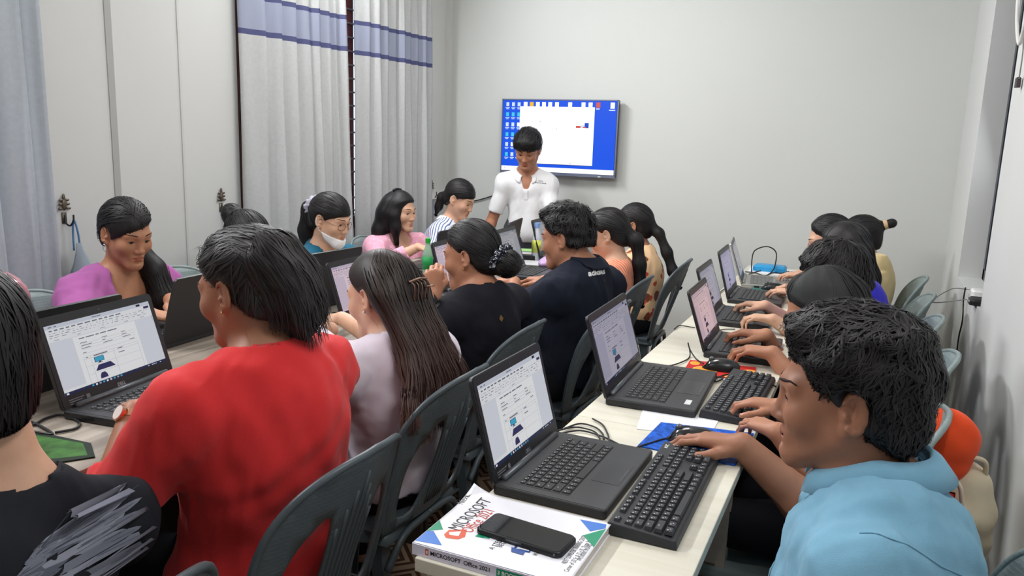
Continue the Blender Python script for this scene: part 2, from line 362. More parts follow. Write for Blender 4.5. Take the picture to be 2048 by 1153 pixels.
plastic_bag(2.052, 1.082, .42, .10, 'cloudy plastic bag with blue strap on the hook beside the plain grey curtain')
plastic_bag(2.862, 1.072, .25, .05, 'small blue tinted plastic bag on the hook left of the brown window frame')
# corner fittings: trunking and a black cable along the back wall
t = empty('cable_trunking', (XL, 4.9, 1.0)); tag(t, 'pale plastic cable trunking with a grey drop pipe in the back corner', 'trunking')
MB().box((0, -.10, .015), (.03, .14, .055)).build('trunk_cover', LBODY, t); MB().box((.0, -.11, -.9), (.028, -.07, .015)).build('drop_pipe', mat('grey pipe', (138, 146, 160), .5), t)
def cable(name, pts, r, m, label, n=6, group=None):
    o = MB().tube(smoothpath(pts, 6), r, n).build(name, m, None, True); return tag(o, label, 'cable', group)
BLK = mat('black rubber', (26, 26, 28), .5, .4)
cable('wall_cable', [onY(862, 411, YB-.01), onY(900, 408, YB-.012), onY(945, 403, YB-.012), onY(985, 392, YB-.012), onY(1010, 380, YB-.012), onY(1040, 352, YB-.02)], .004, BLK, 'black cable sagging along the back wall to the television')
# right window sill things
t = empty('plug_adapter', (XR+.035, 3.72, RZ0)); tag(t, 'white plug adapter with thin wire on the window sill', 'adapter')
MB().rbox((-.035, -.04, 0), (.03, .04, .03), .015, .008).build('adapter_body', mat('white plastic', (232, 232, 228), .4), t, auto=40)
MB().tube(smoothpath([(-.03, .03, .02), (-.10, .06, .012), (-.17, -.02, -.04), (-.05, -.10, -.0), (.03, -.09, .012)]), .002, 6).build('wire', mat('grey wire', (120, 120, 116), .5), t, True)
t = empty('charger_block', (XR+.02, 3.52, RZ0)); tag(t, 'black charger block on the window sill with a cord hanging down', 'charger')
MB().rbox((-.045, -.05, 0), (.05, .05, .024), .02, .008).build('charger_body', BLK, t, auto=40)
m_ = MB(); m_.box((-.047, -.03, .010), (-.045, -.015, .016)); m_.box((-.047, .012, .010), (-.045, .027, .016)); m_.build('port', LBODY, t)
q = [onX(1931, 576, XR-.02), onX(1927, 600, XR-.015), onX(1925, 640, XR-.012), onX(1918, 672, XR-.012), onX(1914, 700, XR-.012)]
m_ = MB(); m_.tube(smoothpath([(v[0]-XR-.02, v[1]-3.52, v[2]-RZ0) for v in q]), .003, 6)
e_ = q[-1]; m_.build('cord', BLK, t, True); MB().box((e_[0]-XR-.02-.006, e_[1]-3.52-.006, e_[2]-RZ0-.05), (e_[0]-XR-.02+.006, e_[1]-3.52+.006, e_[2]-RZ0)).build('usb_plug', BLK, t)
t = empty('blind_cord', (XR-.012, 3.2, 2.0)); tag(t, 'white cords with a black toggle hanging by the right window', 'cord')
WHC = mat('white cord', (214, 212, 208), .5)
MB().tube([(v[0]-XR+.012, v[1]-3.2, v[2]-2.0) for v in smoothpath([onX(2042, -60, XR-.015), onX(2036, 0, XR-.015), onX(2034, 50, XR-.015), onX(2038, 88, XR-.015), onX(2047, 60, XR-.015), onX(2060, 10, XR-.015)])], .006, 8).build('white_cord', WHC, t, True)
MB().tube([(v[0]-XR+.012, v[1]-3.2, v[2]-2.0) for v in smoothpath([onX(2049, 60, XR-.013), onX(2045, 110, XR-.013), onX(2038, 158, XR-.013)])], .0022, 6).build('thin_cord', mat('grey wire', (120, 120, 116)), t, True)
v = onX(2036, 163, XR-.013); MB().rbox((v[0]-XR+.012-.008, v[1]-3.2-.014, v[2]-2.0-.02), (v[0]-XR+.012+.008, v[1]-3.2+.014, v[2]-2.0+.014), .006, .004).build('toggle', mat('dark toggle', (62, 54, 58), .5), t)

# ------------------------------------------------------------------ desks
def grain(name, c1, c2, along='Y', rough=.45, sc=1.0):
    if name in MATS: return MATS[name]
    m = mat(name, c1, rough, .4); nt = m.node_tree; N = nt.nodes; b = bsdf(m)
    tc = N.new('ShaderNodeTexCoord'); mp = N.new('ShaderNodeMapping'); mp.inputs['Scale'].default_value = (26*sc, 1.6*sc, 26*sc) if along == 'Y' else (1.6*sc, 26*sc, 26*sc)
    nt.links.new(tc.outputs['Object'], mp.inputs[0]); n = N.new('ShaderNodeTexNoise'); n.inputs['Scale'].default_value = 1.0; n.inputs['Detail'].default_value = 6; n.inputs['Distortion'].default_value = .6
    nt.links.new(mp.outputs[0], n.inputs['Vector']); r = N.new('ShaderNodeValToRGB'); r.color_ramp.elements[0].position = .35; r.color_ramp.elements[1].position = .68
    r.color_ramp.elements[0].color = lin(c2); r.color_ramp.elements[1].color = lin(c1); nt.links.new(n.outputs['Fac'], r.inputs[0]); nt.links.new(r.outputs[0], b.inputs['Base Color'])
    return m
WOODW = grain('white laminate', (218, 214, 200), (208, 202, 186), 'X'); WOODE = grain('white laminate edge', (206, 198, 184), (190, 180, 168), 'X')
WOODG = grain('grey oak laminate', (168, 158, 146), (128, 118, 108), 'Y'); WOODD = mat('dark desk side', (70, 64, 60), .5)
def desk(x0, x1, y0, y1, z, top, side, label, group):
    cx, cy = (x0+x1)/2, (y0+y1)/2; t = empty('desk', (cx, cy, 0)); tag(t, label, 'desk', group)
    hx, hy = (x1-x0)/2, (y1-y0)/2
    bevel(MB().box((-hx, -hy+.001, z-.025), (hx, hy-.001, z)).build('desktop', top, t), .0018, 2)
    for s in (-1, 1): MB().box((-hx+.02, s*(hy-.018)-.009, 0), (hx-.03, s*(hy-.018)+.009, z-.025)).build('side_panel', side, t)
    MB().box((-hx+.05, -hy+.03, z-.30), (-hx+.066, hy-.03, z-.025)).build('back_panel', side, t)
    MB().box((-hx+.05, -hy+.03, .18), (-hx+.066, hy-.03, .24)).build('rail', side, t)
ys = [1.03, 1.822, 2.57, 3.32, 4.07, 4.83]
dl = ['white desk with the thick book and nearest laptop', 'second white desk, with the orange fruit mouse pad', 'third white desk, with the pink lit laptop', 'fourth white desk, with two dark laptops', 'farthest white desk, with the silver laptop by the back wall']
for i in range(5): desk(-.63, -.20, ys[i], ys[i+1], .75, WOODW, WOODE, dl[i], 'white desks along the right wall')
ys = [.25, 1.25, 2.25, 3.25, 4.25]
gl = ['nearest', 'second', 'third', 'farthest']
for i in range(4):
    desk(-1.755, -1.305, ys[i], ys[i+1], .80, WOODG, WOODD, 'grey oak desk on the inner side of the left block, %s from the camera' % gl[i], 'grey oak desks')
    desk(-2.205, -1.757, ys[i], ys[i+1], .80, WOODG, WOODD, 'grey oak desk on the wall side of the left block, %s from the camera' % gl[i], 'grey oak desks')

# ------------------------------------------------------------------ plastic chairs
def chair_material(name, rgb):
    m = mat(name, rgb, .42, .45, var=.08, vscale=18); nt = m.node_tree; N = nt.nodes; b = bsdf(m)
    tc = N.new('ShaderNodeTexCoord'); br = N.new('ShaderNodeTexBrick'); br.inputs['Scale'].default_value = 40; br.inputs['Color1'].default_value = (1, 1, 1, 1); br.inputs['Color2'].default_value = (.8, .8, .8, 1); br.inputs['Mortar'].default_value = (0, 0, 0, 1); br.inputs['Mortar Size'].default_value = .12; br.inputs['Brick Width'].default_value = .9; br.inputs['Row Height'].default_value = .36
    mp = N.new('ShaderNodeMapping'); mp.inputs['Rotation'].default_value = (PI/2, 0, 0); nt.links.new(tc.outputs['Object'], mp.inputs[0]); nt.links.new(mp.outputs[0], br.inputs['Vector'])
    bp = N.new('ShaderNodeBump'); bp.inputs['Strength'].default_value = .5; bp.inputs['Distance'].default_value = .002; nt.links.new(br.outputs['Color'], bp.inputs['Height']); nt.links.new(bp.outputs[0], b.inputs['Normal'])
    return m
CH_D = chair_material('dark grey green plastic', (78, 88, 94)); CH_P = mat('plain grey green plastic', (74, 84, 90), .38, .45, var=.06, vscale=15)
CH_L = chair_material('pale grey green plastic', (128, 142, 142))
def back_pos(x, z):
    u = x/.21; t = (z-.44)/.38
    return (x*(1.0+.04*t), -.185-.085*t-.075*(1-u*u)*(.35+.65*max(0, min(1, t)))+.02, z)
def cdt(outline, holes, step=.03):
    pts = []; edges = []; 
    def loop(L):
        o = len(pts); pts.extend(L); edges.extend([(o+i, o+(i+1) % len(L)) for i in range(len(L))])
    loop(outline)
    for h in holes: loop(h)
    xs = [p[0] for p in outline]; zs = [p[1] for p in outline]
    x = min(xs)
    while x < max(xs):
        z = min(zs)
        while z < max(zs): pts.append((x+.0013, z+.0017)); z += step
        x += step
    V, E, F, *_ = geometry.delaunay_2d_cdt([Vector(p) for p in pts], edges, [], 0, 1e-5)
    def inside(p, poly):
        c = False; n = len(poly)
        for i in range(n):
            a, b = poly[i], poly[i-1]
            if (a[1] > p[1]) != (b[1] > p[1]) and p[0] < (b[0]-a[0])*(p[1]-a[1])/(b[1]-a[1])+a[0]: c = not c
        return c
    Fo = []
    for f in F:
        c = (sum(V[i][0] for i in f)/len(f), sum(V[i][1] for i in f)/len(f))
        if inside(c, outline) and not any(inside(c, h) for h in holes): Fo.append(tuple(f))
    return V, Fo
def spl(P, n=5): return [(p[0], p[1]) for p in smoothpath([(a, b, 0) for a, b in P], n)]
half = spl([(.195, .43), (.208, .52), (.212, .60), (.205, .68), (.182, .74), (.14, .785), (.08, .812), (0, .822)])
outline = half+[(-x, z) for x, z in half[::-1][1:]]
hole = spl([(.085, .47), (.062, .54), (.058, .62), (.066, .69), (.082, .712), (.105, .70), (.138, .66), (.160, .60), (.164, .53), (.155, .47), (.12, .455)])+[(.095, .46)]
V, F = cdt(outline, [hole, [(-x, z) for x, z in hole]])
_me = bpy.data.meshes.new('backrest'); _me.from_pydata([back_pos(p[0], p[1]) for p in V], [], F); _me.update()
rim_pts = [back_pos(x, z) for x, z in outline]
def make_chair(label, dark=True):
    t = empty('plastic_chair', (0, 0, 0)); tag(t, label, 'chair', 'plastic chairs')
    md, mp = (CH_D, CH_P) if dark else (CH_L, CH_L)
    me = _me.copy(); me.materials.append(md); o = link('backrest', me, t); autosmooth(o, 60)
    s = o.modifiers.new('thick', 'SOLIDIFY'); s.thickness = .007; s.offset = 0
    m_ = MB(); m_.tube([(p[0], p[1]-.002, p[2]) for p in rim_pts], .0075, 8); m_.build('rim', mp, o, True)
    for k in range(7):
        x = -.045+.015*k; m_ = MB(); m_.tube([np.array(back_pos(x*(.85+.5*(z-.46)/.34), z))+np.array([0, -.004, 0]) for z in np.linspace(.46, .775-.10*abs(x)/.045, 9)], .0035, 6); m_.build('rib', mp, o, True)
    # dished seat with a turned down skirt
    n = 15; vs = []; fs = []
    for j in range(n):
        for i in range(n):
            x = -.205+.41*i/(n-1); y = -.185+.40*j/(n-1); ed = max(abs(x)/.205, abs(y-.015)/.2)
            z = .435-.012*(1-ed*ed)-(.03 if ed > .99 else 0); vs.append((x*(1-.06*(y < -.1)), y, z))
    for j in range(n-1):
        for i in range(n-1): fs.append((j*n+i, j*n+i+1, (j+1)*n+i+1, (j+1)*n+i))
    m_ = MB().add(vs, fs); o = m_.build('seat', mp, t, True); s = o.modifiers.new('thick', 'SOLIDIFY'); s.thickness = .006
    for sx in (-1, 1):
        for sy in (-1, 1):
            m_ = MB(); x0, y0 = sx*.185, (.19 if sy > 0 else -.165); x1, y1 = sx*.205, (.215 if sy > 0 else -.225)
            a = .036; b = .022; vs = []
            for (cx, cy, z, h) in ((x0, y0, .43, a*1.5), (x0, y0, .36, a), (x1, y1, 0.0, b)):
                vs += [(cx, cy, z), (cx-sx*h, cy, z), (cx-sx*h, cy-sy*.006, z), (cx-sx*.006, cy-sy*.006, z), (cx-sx*.006, cy-sy*h, z), (cx, cy-sy*h, z)]
            fs = [(L*6+i, L*6+(i+1) % 6, L*6+6+(i+1) % 6, L*6+6+i) for L in range(2) for i in range(6)]+[tuple(range(12, 18)), tuple(range(6))]
            m_.add(vs, fs); m_.build('leg', mp, t)
    if dark:
        m_ = MB()
        for sx in (-1, 1): m_.tube(smoothpath([(sx*.19, -.185, .34), (sx*.12, -.19, .405), (0, -.19, .415)]), .01, 6)
        m_.build('skirt', mp, t, True)
    return t
CH0 = make_chair('x'); CH1 = make_chair('x', False)
def chair(x, y, rz, label, dark=True, first=[0, 0]):
    i = 0 if dark else 1
    if not first[i]: o = (CH0, CH1)[i]; first[i] = 1
    else: o = copy_tree((CH0, CH1)[i])
    o.location = (x, y, 0); o.rotation_euler = (0, 0, math.radians(rz)); o.scale = (1, 1, 1.045); o['label'] = label
    return o
chair(-1.10, 0.62, 90, 'grey plastic chair under the person in the wing print shirt')
chair(-1.13, 1.17, 90, 'grey plastic chair with ribbed back behind the person in the red shirt')
chair(-1.20, 1.72, 90, 'grey plastic chair with ribbed back behind the person in the lilac white blouse')
chair(-1.27, 2.30, 90, 'grey plastic chair behind the person with the floral scrunchie')
chair(-1.12, 2.80, 88, 'grey plastic chair under the person in the navy shirt')
chair(-1.19, 3.41, 90, 'grey plastic chair behind the person in the orange striped top')
chair(-1.15, 4.05, 93, 'grey plastic chair behind the person in the fruit print blouse')
for y, lb in ((1.14, 'pale plastic chair by the plain curtain, nearest the camera'), (1.74, 'pale woven plastic chair behind the person in the purple top'), (2.40, 'pale plastic chair of the person hidden behind the person in the red shirt'), (2.96, 'pale plastic chair behind the person with glasses and mask'), (3.78, 'pale plastic chair behind the person in pink lace'), (4.20, 'pale plastic chair behind the person in the striped blouse')):
    chair(-2.38, y, -90, lb, False)
for y, lb, dx in ((1.29, 'pale grey chair under the person in the light blue shirt', .085), (1.98, 'pale woven chair beside the orange pouch', -.07), (2.60, 'pale woven chair third from the camera along the right wall', 0), (3.18, 'pale chair fourth from the camera along the right wall', 0), (3.68, 'pale chair fifth from the camera along the right wall', 0), (4.20, 'pale chair by the back wall behind the person in pale yellow', 0)):
    chair(-.045+dx, y, 90, lb, False)

# ------------------------------------------------------------------ laptops, keyboards, mice
LB = mat('black laptop plastic', (40, 41, 44), .45, .4, bump=.15, bscale=900); LDK = mat('dark laptop deck', (48, 49, 53), .4, .4, var=.03, vscale=40)
LKEY = mat('laptop key', (34, 35, 38), .45, .4); LGR = mat('gunmetal hinge', (92, 95, 100), .35, .5, .6); LSILV = mat('silver laptop', (168, 166, 162), .35, .5, .5); KSILV = mat('grey key', (120, 120, 118), .45)
LEG = mat('legend', (176, 178, 182), .5); BEZ = mat('screen bezel', (30, 31, 35), .35, .45)
def scr_mats(tag_, tint, s):
    def c(r): return tuple(min(255, r[i]*tint[i]) for i in range(3))
    return [emat('screen page '+tag_, c((246, 247, 250)), s), emat('screen grey '+tag_, c((222, 226, 236)), s), emat('screen ribbon '+tag_, c((238, 240, 245)), s), emat('screen title '+tag_, c((208, 214, 228)), s),
            emat('screen text '+tag_, c((118, 122, 136)), s), emat('screen cyan '+tag_, c((60, 176, 214)), s), emat('screen navy '+tag_, c((44, 44, 96)), s), emat('screen bar '+tag_, c((26, 36, 74)), s), emat('screen rule '+tag_, c((170, 174, 186)), s), emat('screen dark '+tag_, c((28, 26, 44)), s)]
SCR = {'white': scr_mats('white', (1, 1, 1), .66), 'pink': scr_mats('pink', (1.0, .90, .945), .62), 'rose': scr_mats('rose', (1.0, .86, .87), .56), 'lav': scr_mats('lav', (.90, .87, 1.0), .42), 'dim': scr_mats('dim', (.95, .93, 1.0), .36), 'grey': scr_mats('grey', (.97, .96, .98), .34)}
def doc_rects(kind):
    r = [(0, 0, 1, 1, 1, 0), (0, 0, 1, .055, 3, 1), (0, .055, 1, .235, 2, 1), (.20, .245, .80, .95, 0, 1), (0, .955, 1, 1, 7, 1), (.0, .915, .20, .955, 2, 1), (.015, .965, .035, .99, 0, 2)]
    rr = random.Random(5); x = .03
    for wd in (.03, .02): r.append((x, .022, x+wd, .036, 4, 2)); x += wd+.02
    r.append((.42, .022, .50, .034, 4, 2)); r.append((.86, .012, .90, .045, 9, 2)); x = .03
    r.append((.93, .065, .985, .10, 6, 2))
    for wd in (.025, .03, .035, .03, .035, .05, .05, .045, .035, .03, .045, .05): r.append((x, .072, x+wd, .09, 4, 2)); x += wd+.018
    for yy in (.115, .145, .175):
        x = .02
        while x < .95:
            wd = rr.choice((.008, .012, .02, .035)); r.append((x, yy, x+wd, yy+.008, 4 if rr.random() < .6 else 8, 2)); x += wd+rr.choice((.015, .02, .03, .05))
    for x, wd in ((.05, .04), (.25, .03), (.46, .05), (.70, .04), (.87, .04)): r.append((x, .212, x+wd, .222, 8, 2))
    x = .25                                                             # bold heading
    for wd in (.05, .08, .03, .06, .09): r.append((x, .277, x+wd, .292, 4, 2)); x += wd+.012
    for yy, ws in ((.345, (.25, .06, .45, .05, .64, .04)), (.385, (.25, .10, .45, .03, .64, .05)), (.425, (.25, .08, .45, .09, .64, .08)), (.49, (.25, .03, .70, .05, 0, 0))):
        r.append((.24, yy+.02, .77, yy+.0225, 8, 2))
        for k in (0, 2, 4):
            if ws[k+1]: r.append((ws[k], yy, ws[k]+ws[k+1], yy+.010, 4, 2))
    for yy in (.555, .59, .70, .82): r.append((.24, yy, .77, yy+.0025, 8, 2))
    for xx in (.24, .30, .52, .77): r.append((xx, .555, xx+.002, .95, 8, 2))
    r += [(.26, .567, .28, .58, 4, 2), (.33, .565, .46, .582, 4, 2), (.56, .567, .61, .58, 4, 2), (.56, .63, .62, .642, 4, 2)]
    r += [(.325, .60, .415, .675, 6, 2), (.33, .606, .41, .668, 5, 3), (.36, .675, .38, .69, 6, 2), (.345, .688, .395, .695, 6, 2)]           # monitor
    for k in range(6): r.append((.345-.006*k, .72+.013*k, .465+.006*k, .735+.013*k, 6, 2))                                             # keyboard
    for k in range(7):                                                                                                                # mouse
        hw = .035*math.sqrt(1-((6-k)/7)**2); r.append((.37-hw, .84+.012*k, .37+hw, .853+.012*k, 6, 2))
    x = .24
    for k in range(9): r.append((x, .965, x+.017, .99, [5, 0, 8, 5, 0, 1, 5, 8, 5][k], 2)); x += .034
    for x in (.80, .84, .86, .88, .93): r.append((x, .972, x+.014, .984, 1, 2))
    r.append((.985, .22, .99, .30, 8, 2))
    if kind == 'simple': r = [q for q in r if not (q[4] in (5,) and q[5] == 3)]
    return r
KEYM = {}
def key_mesh(wd, dp, h, m, name):
    k = (round(wd, 4), round(dp, 4), round(h, 4), m.name)
    if k not in KEYM:
        a, b, i = wd/2, dp/2, min(.0022, h*.8); mb = MB()
        vs = [(-a, -b, 0), (a, -b, 0), (a, b, 0), (-a, b, 0), (-a+i, -b+i, h), (a-i, -b+i, h), (a-i, b-i, h), (-a+i, b-i, h)]
        mb.add(vs, [(4, 5, 6, 7), (0, 1, 5, 4), (1, 2, 6, 5), (2, 3, 7, 6), (3, 0, 4, 7)]); KEYM[k] = mb.mesh(name, m)
    return KEYM[k]
LROWS = [[.93]*16, [1]*13+[1.9], [1.45]+[1]*12+[1.45], [1.75]+[1]*11+[2.15], [2.2]+[1]*10+[2.7], [1, 1, 1, 1.25, 5.4, 1.25, 1, 1, 1, 1]]
def lay_keys(parent, rows_, x0, y0, u, v, z, h, m, single, gap=.0022, hrow=None, lname='key_legends'):
    """lays rows of keys from the top left; single keys are parts, else one mesh"""
    allk = MB(); lg = MB(); y = y0
    for ri, row in enumerate(rows_):
        vv = v*(hrow[ri] if hrow else 1); x = x0
        for kw in row:
            if kw < 0: x += -kw*u; continue
            wd = kw*u; cx, cy = x+wd/2, y-vv/2
            if single: o = link('key', key_mesh(wd-gap, vv-gap, h, m, 'key'), parent); o.location = (cx, cy, z)
            else: allk.box((cx-wd/2+gap/2, cy-vv/2+gap/2, z), (cx+wd/2-gap/2, cy+vv/2-gap/2, z+h))
            if kw < 2.5:
                lx, ly = cx-min(wd, u)*.16, cy+vv*.12
                lg.quad((lx-.0018, ly-.0011, z+h+.0002), (lx+.0018, ly-.0011, z+h+.0002), (lx+.0018, ly+.0013, z+h+.0002), (lx-.0018, ly+.0013, z+h+.0002))
                if single and kw < 1.3: lg.quad((lx+.0028, ly-.0045, z+h+.0002), (lx+.0052, ly-.0045, z+h+.0002), (lx+.0052, ly-.0025, z+h+.0002), (lx+.0028, ly-.0025, z+h+.0002))
            x += wd
        y -= vv
    if not single: tag(allk.build('keys', m, parent), kind='stuff')
    tag(lg.build(lname, LEG, parent), kind='stuff')
def laptop(label, x, y, z, rz, w, d, ang, screen='white', keys='single', silver=False, logo=None, sticker=None, lidh=None, cover=True, lidmark=None, thick=.019):
    t = empty('laptop', (x, y, z), math.radians(rz)); tag(t, label, 'laptop', 'laptops on the desks')
    B, K, DK = (LSILV, KSILV, LSILV) if silver else (LB, LKEY, LDK); tk = thick
    b = MB().rbox((-w/2, -d/2, 0.002), (w/2, d/2, tk), .010, .002).build('base', B, t, auto=40)
    MB().box((-w/2+.006, -d/2+.004, tk), (w/2-.006, d/2-.012, tk+.0005)).build('deck', DK, b)
    kw = w*.82; u = kw/15; kt = d/2-.045
    MB().box((-kw/2-.004, kt-d*.46, tk+.0004), (kw/2+.004, kt+.004, tk+.0008)).build('key_well', LB if not silver else KSILV, b)
    if keys: lay_keys(b if False else t, LROWS, -kw/2, kt, u, d*.46/5.7, tk+.0008, .0022, K, keys == 'single', hrow=[.65, 1, 1, 1, 1, 1.05])
    m_ = MB(); px, py0, py1 = w*.155, -d/2+.012, kt-d*.46-.012
    m_.box((-px, py0, tk+.0005), (px, py1, tk+.0009)); m_.build('touchpad', mat('touchpad', (42, 43, 47), .3) if not silver else KSILV, b)
    MB().box((-px*.6, py0+.004, tk+.0009), (px*.6, py0+.006, tk+.0012)).build('touchpad_line', LGR, b)
    m_ = MB(); m_.box((-w/2-.0006, -.02, .007), (-w/2+.001, .0, .013)); m_.box((-w/2-.0006, .03, .006), (-w/2+.001, .055, .014)); m_.box((w/2-.001, .02, .007), (w/2+.0006, .035, .013)); m_.build('port', BEZ, b)
    if sticker:
        m_ = MB(); m_.box((sticker[0], sticker[1], tk+.0006), (sticker[2], sticker[3], tk+.0014)); m_.build('sticker', mat('pale sticker', (206, 208, 206), .5), b)
    MB().tube([(-w/2+.03, d/2-.010, tk+.002), (w/2-.03, d/2-.010, tk+.002)], .0085, 10).build('hinge', LGR if not silver else LSILV, b, True)
    # lid in its own frame: x right, y up along the lid, z towards the user
    lh = lidh or d*.98; a = math.radians(ang); L = empty('lid_frame', (0, 0, 0))
    bpy.data.objects.remove(L)
    M = Matrix.Translation((0, d/2-.006, tk-.004)) @ Matrix.Rotation(PI/2-a, 4, 'X') if False else Matrix.Translation((0, d/2-.006, tk-.004)) @ Matrix([[1, 0, 0, 0], [0, math.sin(a), -math.cos(a), 0], [0, math.cos(a), math.sin(a), 0], [0, 0, 0, 1]])
    lid = MB().rbox((-w/2, 0, -.007), (w/2, lh, 0.0), .012, 0, M=M).build('lid', B, t, auto=40)
    m_ = MB(); m_.rbox((-w/2+.003, .003, 0), (w/2-.003, lh-.003, .0012), .010, 0, M=M); m_.build('bezel', BEZ, lid)
    sw, s0, s1 = w-.030, .032, lh-.020
    def fn(px_, py_, l): return tuple(M @ Vector((-sw/2+px_*sw, s1-py_*(s1-s0), .0016+l)))
    if screen:
        mb = MB()
        for x0, y0, x1, y1, mi, ly in doc_rects('full' if keys == 'single' else 'simple'):
            mb.add([fn(x0, y1, ly*.0002), fn(x1, y1, ly*.0002), fn(x1, y0, ly*.0002), fn(x0, y0, ly*.0002)], [(0, 1, 2, 3)], mi)
        mb.build('screen', SCR[screen], lid)
    MB().box((-.002, lh-.012, .001), (.002, lh-.008, .0018), M=M).build('webcam', mat('lens', (70, 74, 84), .2), lid)
    if logo:
        m_ = MB(); put_text(m_, logo, .011, lambda a_, b_: tuple(M @ Vector((a_, .017+b_, .0016))), bold=.0002); m_.build('bezel_lettering', mat('silver print', (168, 170, 174), .4, .5, .4), lid)
        m_ = MB()
        for k in range(3): m_.box((-w/2+.02, .020-k*.005, .0012), (-w/2+.062-.006*k, .022-k*.005, .0016), M=M)
        m_.box((-w/2+.068, .012, .0012), (-w/2+.078, .022, .0016), M=M); m_.build('spec_print', mat('dull print', (110, 112, 116), .5), lid)
    if lidmark:
        m_ = MB(); m_.box((lidmark[0]-.012, lidmark[1]-.013, -.0082), (lidmark[0]+.012, lidmark[1]+.013, -.0068), M=M); m_.box((lidmark[0]-.007, lidmark[1]-.006, -.0086), (lidmark[0]+.007, lidmark[1]+.008, -.008), 1, M=M)
        m_.build('lid_sticker', [mat('white sticker', (214, 214, 214), .5), mat('grey sticker print', (150, 150, 152), .5)], lid)
    return t
Z1 = .7505
laptop('open black laptop nearest the camera, beside the thick book', -.503, 1.475, Z1, 89.5, .337, .236, 15.5, 'white', 'single', logo='DELL', lidh=.222)
laptop('open black laptop with a pale palm rest sticker on the second white desk', -.482, 2.143, Z1, 92.3, .405, .240, 17, 'dim', 'single', sticker=(-.155, -.098, -.115, -.082), lidh=.230)
laptop('open black laptop with a pink lit screen on the third white desk', -.347, 2.735, Z1, 91.5, .335, .228, 19, 'rose', 'joined', lidh=.214)
laptop('open black laptop behind the pink lit one, fourth from the camera', -.424, 3.24, Z1, 91.3, .335, .228, 18.3, 'dim', 'joined', lidh=.213)
laptop('open dark laptop with a lavender screen, fifth from the camera', -.435, 3.73, Z1, 92, .335, .235, 15.6, 'lav', 'joined', lidh=.222)
laptop('open silver laptop with a grey screen at the back wall', -.455, 4.185, Z1, 96.7, .335, .235, 19.5, 'grey', 'joined', silver=True, lidh=.218)
Z2 = .8005
laptop('open black laptop in front of the person in the red shirt', -1.486, 1.277, Z2, 97.5, .345, .236, 17.4, 'white', 'single', logo='DELL', lidh=.214)
laptop('open laptop with a pink white screen beside the person in the lilac white blouse', -1.475, 2.273, Z2, 95, .335, .228, 17.7, 'pink', 'joined', logo='DELL', lidh=.212)
laptop('open laptop with a pink white screen before the person with the floral scrunchie', -1.459, 2.92, Z2, 94.4, .335, .228, 15.4, 'pink', 'joined', lidh=.212)
laptop('open laptop with a grey screen before the person in the navy shirt', -1.45, 3.46, Z2, 94, .335, .228, 18, 'grey', 'joined', lidh=.212)
laptop('open laptop with a grey screen before the person in the orange top', -1.50, 4.06, Z2, 93, .335, .228, 16, 'grey', 'joined', lidh=.214)
laptop('black laptop seen from behind with a white sticker on its lid', -1.975, 1.755, Z2, -86, .335, .236, 17.2, 'white', 'joined', lidmark=(-.10, .175), lidh=.214)
laptop('black laptop seen from behind, left of the red shirted person\'s laptop', -1.90, 1.20, Z2, -86, .345, .236, 17, 'white', 'joined', lidh=.214)
laptop('dark laptop seen from behind in front of the person with glasses and mask', -1.94, 2.32, Z2, -94, .335, .236, 14, 'white', 'joined', lidh=.214)
laptop('grey laptop on the wall side in front of the person in pink lace', -1.97, 3.33, Z2, -90, .335, .236, 10, 'white', 'joined', lidh=.20)
laptop('grey laptop seen from behind before the person in the striped blouse', -1.85, 3.74, Z2, -78, .335, .236, 10, 'white', 'joined', lidmark=(-.12, .10), lidh=.214)
KBM = mat('keyboard plastic', (44, 45, 49), .45, .4); KBK = mat('keyboard key', (50, 51, 55), .5, .35); KBD = mat('keyboard front', (30, 31, 36), .4)
def keyboard(label, x, y, z, rz, logo):
    t = empty('keyboard', (x, y, z), math.radians(rz)); tag(t, label, 'keyboard', 'full size black keyboards')
    W_, D_ = .445, .132
    vs = []; n = 0; m_ = MB()
    # wedge body: low at the front, raised at the back
    for zz, ins in ((0, 0), (None, .004)):
        for (px, py) in ((-W_/2+ins, -D_/2+ins), (W_/2-ins, -D_/2+ins), (W_/2-ins, D_/2-ins), (-W_/2+ins, D_/2-ins)):
            vs.append((px, py, 0.001 if zz == 0 else (.016 if py < 0 else .024)))
    m_.add(vs, [(0, 3, 2, 1), (4, 5, 6, 7), (0, 1, 5, 4), (1, 2, 6, 5), (2, 3, 7, 6), (3, 0, 4, 7)]); b = m_.build('keyboard_body', KBM, t); bevel(b, .003, 2)
    u = .0187; x0 = -W_/2+.012; sl = (.024-.016)/D_
    zk = .0185
    F_ = [1, -1, 1, 1, 1, 1, -.5, 1, 1, 1, 1, -.5, 1, 1, 1, 1, -.25, 1, 1, 1]
    rows_ = [F_, [1]*13+[2, -.25, 1, 1, 1, -.25, 1, 1, 1, 1], [1.5]+[1]*12+[1.5, -.25, 1, 1, 1, -.25, 1, 1, 1, 1], [1.75]+[1]*11+[2.25, -3.5, 1, 1, 1, 1], [2.25]+[1]*10+[2.75, -1.25, 1, -1.25, 1, 1, 1, 1], [1.25, 1.25, 1.25, 6.25, 1.25, 1.25, 1.25, 1.25, -.25, 1, 1, 1, -.25, 2, 1, 1]]
    lay_keys(t, [rows_[0]], x0, D_/2-.010, u, u*.82, zk+.0035, .006, KBK, True, .0026, lname='key_legends')
    lay_keys(t, rows_[1:], x0, D_/2-.030, u, u*.97, zk+.001, .0065, KBK, True, .0026, lname='key_legends')
    if logo:
        m_ = MB(); put_text(m_, logo, .011, lambda a, c: (W_/2-.035+a, D_/2-.016+c, .0240), bold=.0003); m_.build('keyboard_lettering', mat('white print', (220, 220, 220), .5), t)
    return t
keyboard('black keyboard in front of the nearest laptop', -.309, 1.480, Z1, 90.5, 'AOC')
